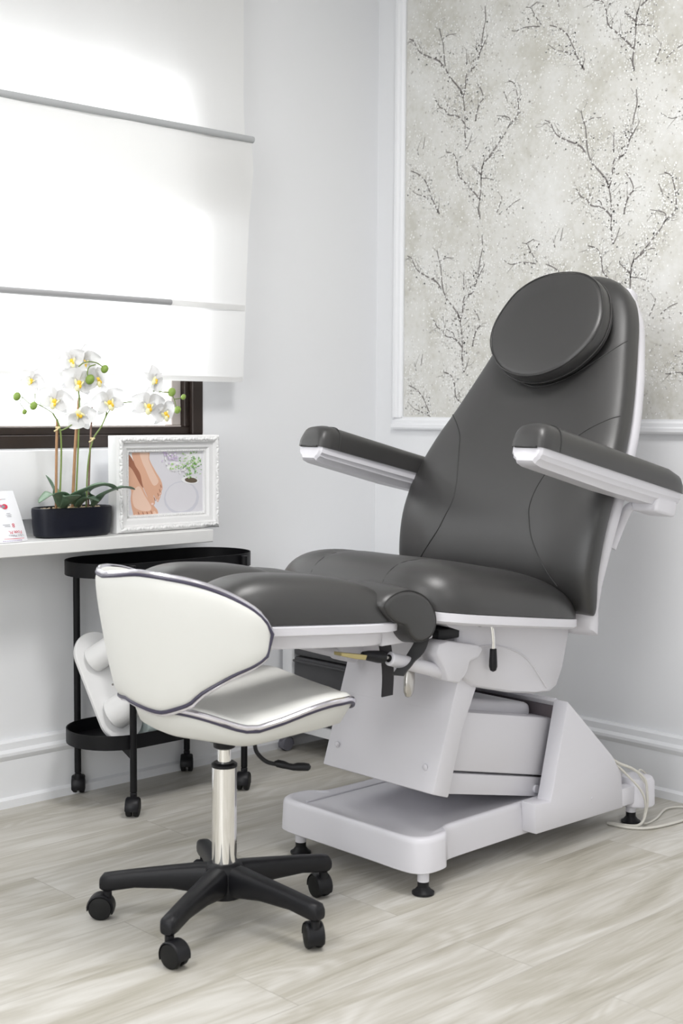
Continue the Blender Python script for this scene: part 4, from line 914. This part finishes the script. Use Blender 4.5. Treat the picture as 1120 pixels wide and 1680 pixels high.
lathe(bm, [(.010, 0), (.0165, .004), (.0185, .03), (.0165, .052), (.010, .062), (.004, .064)], mtx=mtp @ Matrix.Diagonal((.6, 1.15, 1, 1)), n=24); new_obj('release_paddle', bm, 'steel', chair)
bm = B(); cyl(bm, (-1.10, -1.213, .54), (-1.105, -1.215, .508), .009, n=14); new_obj('paddle_stem', bm, 'shell', chair)
bm = B(); add_box(bm, -1.050, -.935, -1.250, -1.10, .572, .596, .003); new_obj('hinge_shaft_block', bm, 'blackpl', chair)
bm = B(); cyl(bm, (-1.02, -1.238, .578), (-1.02, -1.20, .578), .010, n=18); new_obj('hinge_shaft', bm, 'steel', chair)
# tilt handle
bm = B(); tube(bm, catmull([(-.905, -1.262, .605), (-.897, -1.272, .598), (-.892, -1.275, .57), (-.890, -1.275, .535)], 5), .0042, 10); hl_ = new_obj('tilt_lever', bm, 'chrome', chair)
bm = B(); lathe(bm, [(.004, 0), (.0078, .001), (.0095, .03), (.0098, .042), (.007, .051), (.002, .054)], mtx=frame_mtx((-.890, -1.275, .540), (.01, 0, -1)), n=18); new_obj('lever_grip', bm, 'blackpl', hl_)
bm = B(); add_box(bm, -.925, -.912, -1.264, -1.255, .592, .606, .002); new_obj('lever_slot', bm, 'blackpl', chair)

# cable
t = thing('power_cable', 'cream power cable coiled on the floor beside the base of the chair', 'cable', (-.28, -1.27, 0))
bm = B(); tube(bm, catmull([(-.398, -1.255, .196), (-.372, -1.272, .178), (-.335, -1.288, .160), (-.300, -1.300, .130), (-.290, -1.302, .09), (-.292, -1.302, .045), (-.31, -1.29, .006), (-.345, -1.22, .0045), (-.342, -1.275, .0045), (-.31, -1.316, .0045), (-.242, -1.336, .0045), (-.164, -1.342, .0045), (-.09, -1.335, .0045), (-.06, -1.42, .0045)], 8), .0038, 8); new_obj('cord', bm, 'cable', t)
bm = B(); tube(bm, catmull([(-.392, -1.258, .188), (-.365, -1.275, .160), (-.318, -1.300, .105), (-.298, -1.304, .06), (-.285, -1.29, .007), (-.22, -1.285, .0045), (-.113, -1.253, .0045), (-.06, -1.30, .0045), (-.12, -1.36, .0045), (-.08, -1.5, .0045)], 8), .0030, 11); new_obj('cord', bm, 'cable', t)
bm = B(); tube(bm, catmull([(-.296, -1.300, .118), (-.288, -1.275, .135), (-.262, -1.26, .140), (-.238, -1.262, .126)], 8), .0026, 8); new_obj('cord', bm, 'cable', t)

# ------------------------------------------------------------------ stool
SCX, SCY = -1.512, -1.065
FW = Vector((0.97164911, -0.23642759, 0)); RT = Vector((-0.23642759, -0.97164911, 0)); S0 = Vector((SCX, SCY, 0))
stool = thing('saddle_stool', 'white vinyl saddle stool with curved back, chrome column and black star base', 'stool', (SCX, SCY, 0))
bm = B(); lathe(bm, [(.020, .050), (.040, .056), (.044, .070), (.042, .118), (.034, .128), (.0275, .130)], SCX, SCY, 36)
for k in range(5):
    a = math.radians(134 + 72 * k); dx, dy = math.cos(a), math.sin(a); rg = []
    for (r, z1, z0, w) in ((.015, .126, .060, .026), (.05, .125, .062, .024), (.11, .118, .070, .0205), (.19, .108, .070, .0175), (.240, .101, .062, .0170), (.258, .098, .062, .0165), (.265, .090, .066, .0125)):
        P = []
        for i in range(16):
            c, s = sq(2 * PI * i / 16, 3.2); P.append(Vector((SCX + dx * r - dy * w * c, SCY + dy * r + dx * w * c, (z0 + z1) / 2 + (z1 - z0) / 2 * s)))
        rg.append(P)
    loft(bm, rg)
new_obj('star_base', bm, 'blackpl', stool, ang=50)
cyaw = [math.radians(a) for a in (-45, 100, -118, -100, 30)]
for k in range(5):
    a = math.radians(134 + 72 * k); jx, jy = SCX + .250 * math.cos(a), SCY + .250 * math.sin(a); yw = cyaw[k]
    # contact point is behind the stem
    add_caster(jx - .014 * math.cos(yw), jy - .014 * math.sin(yw), yw, stool, R=.0255, w=.0125, gap=.010, ztop=.070)
bm = B(); cyl(bm, (SCX, SCY, .118), (SCX, SCY, .335), .0262, n=40); new_obj('column_sleeve', bm, 'chrome', stool)
bm = B(); lathe(bm, [(.026, .333), (.0275, .335), (.0275, .340), (.022, .344), (.016, .344)], SCX, SCY, 32); new_obj('collar', bm, 'blackpl', stool)
bm = B(); cyl(bm, (SCX, SCY, .34), (SCX, SCY, .40), .0145, n=28); new_obj('gas_piston', bm, 'chrome', stool)
bm = B(); lathe(bm, [(.016, .372), (.023, .376), (.025, .398), (.03, .405)], SCX, SCY, 28); add_box(bm, SCX - .07, SCX + .07, SCY - .05, SCY + .05, .403, .418, .004); new_obj('seat_mount', bm, 'blackpl', stool)
def SL(u, v, z): return S0 + FW * u + RT * v + Vector((0, 0, z))
Rh = Vector((0.7234, -0.6904, 0)); 
bm = B(); tube(bm, catmull([S0 + Rh * .02 + Vector((0, 0, .400)), S0 + Rh * .058 + Vector((0, 0, .394)), S0 + Rh * .068 + Vector((0, 0, .365)), S0 + Rh * .088 + Vector((0, 0, .345)), S0 + Rh * .115 + Vector((0, 0, .338))], 6), .0045, 10); lv = new_obj('height_lever', bm, 'blackpl', stool)
bm = B(); tube(bm, [S0 + Rh * x + Vector((0, 0, z)) for x, z in ((.105, .342), (.112, .341), (.125, .338), (.135, .335), (.145, .333), (.155, .334), (.168, .334), (.178, .333), (.182, .332))], [.004, .0085, .0085, .007, .0075, .009, .009, .008, .003], 12); new_obj('lever_grip', bm, 'blackpl', lv)
# saddle seat: height field with dipping sides
def edge_z(u, v):
    # side edges dip at u~-.03 (z .459), rise to .525 at the back and .490 at the front, then drop at the nose
    sm = lambda q: (lambda k: k * k * (3 - 2 * k))(min(1, max(0, q)))
    side = .457 + .068 * sm((-.02 - u) / .20) + .037 * sm((u + .06) / .22) - .030 * max(0, (u - .190) / .052) ** 2
    mid = .470 + .030 * max(0, (-.05 - u) / .165) ** 1.5 + .016 * max(0, (u) / .2) - .030 * max(0, (u - .190) / .052) ** 2
    k = min(1, abs(v) / .2) ** 2
    return mid * (1 - k) + side * k
NO = 96; rim = [(.030 + .214 * sq(2 * PI * i / NO, 3.8)[0], .207 * sq(2 * PI * i / NO, 3.8)[1] * (1 - .38 * max(0, -sq(2 * PI * i / NO, 3.8)[0] - .15) ** 1.3)) for i in range(NO)]
bm = B(); rg = []
for (s, dz) in ((.05, -.052), (.55, -.052), (.78, -.047), (.90, -.036), (.97, -.018), (1.0, 0.0), (.985, .008), (.95, .012), (.85, .014), (.65, .012), (.4, .010), (.2, .009), (.03, .009)):
    P = []
    for (u, v) in rim:
        uu, vv = u * s, v * s; bump = .010 * (1 - min(1, (abs(vv) / .16))) if dz > 0 else 0
        zb = edge_z(uu, vv) if dz > -.03 else (edge_z(u, v) * .4 + .462 * .6 if s > .5 else .462)
        if dz <= -.03: zb = min(zb, .49)
        P.append(SL(uu, vv, zb + dz))
    rg.append(P)
loft(bm, rg); seat = new_obj('seat', bm, 'stoolwhite', stool, ang=70)
bm = B(); tube(bm, [SL(u * 1.005, v * 1.005, edge_z(u, v) + .001) for u, v in rim], .0058, 10, closed=True); new_obj('seat_piping', bm, 'piping', seat)
bm = B(); tube(bm, [SL(u * 1.002, v * 1.002, edge_z(u, v) - .006) for u, v in rim], .0042, 8, closed=True); new_obj('seat_piping_edge', bm, 'pipebase', seat)
# wrap-around backrest
DROP = lambda p: -.012 * min(1, max(0, -p) / 30)
top = smooth_tab([(0, .756), (15, .763), (30, .769), (47, .761), (58, .750), (67, .735), (75, .716), (82, .695), (87, .672), (89.5, .652)], 4)
bot = smooth_tab([(0, .500), (12, .494), (22, .489), (30, .488), (38, .497), (47, .511), (53, .531), (62, .552), (70, .569), (78, .582), (83, .592), (87, .604), (89.5, .620)], 4)
def bp(phi, z, off=0.0):
    a = math.radians(phi); return SL(-(.236 + off + (z - .625) * .19) * math.cos(a), (.220 + off) * math.sin(a), z)
NP = 60; bm = B(); outer = []; inner = []
for i in range(NP + 1):
    ph = -89.5 + 179 * i / NP
    zt, zb = lerp_tab(top, abs(ph)) + DROP(ph), lerp_tab(bot, abs(ph)); col = []
    for j in range(17):
        q = j / 16; z = zb + (zt - zb) * q; e = (1 - abs(2 * q - 1) ** 3.0) ** .5; ee = min(1, (89.5 - abs(ph)) / 12) ** .5
        col.append((z, e * ee))
    outer.append([bp(ph, z, .004 + .012 * e) for z, e in col]); inner.append([bp(ph, z, -.006 - .016 * e) for z, e in col])
rg = [o_ + list(reversed(i_)) for o_, i_ in zip(outer, inner)]
loft(bm, rg); bk = new_obj('backrest', bm, 'stoolwhite', stool, ang=70)
loop = []
for i in range(NP + 1):
    ph = -89.5 + 179 * i / NP; loop.append(bp(ph, lerp_tab(top, abs(ph)) + DROP(ph) + .001, .001))
for i in range(1, NP):
    ph = 89.5 - 179 * i / NP; loop.append(bp(ph, lerp_tab(bot, abs(ph)) - .001, .001))
bm = B(); tube(bm, loop, .0052, 10, closed=True); new_obj('backrest_piping', bm, 'piping', bk)
loop2 = []
for i in range(NP + 1):
    ph = -89.5 + 179 * i / NP; loop2.append(bp(ph, lerp_tab(top, abs(ph)) + DROP(ph) - .004, .005))
for i in range(1, NP):
    ph = 89.5 - 179 * i / NP; loop2.append(bp(ph, lerp_tab(bot, abs(ph)) + .003, .006))
bm = B(); tube(bm, loop2, .0042, 8, closed=True); new_obj('backrest_piping_edge', bm, 'pipebase', bk)
bm = B(); tube(bm, catmull([SL(-.13, 0, .485), SL(-.17, 0, .500), SL(-.198, 0, .53), SL(-.207, 0, .58)], 6), .014, 12, ry=.006); new_obj('back_support', bm, 'blackpl', stool)
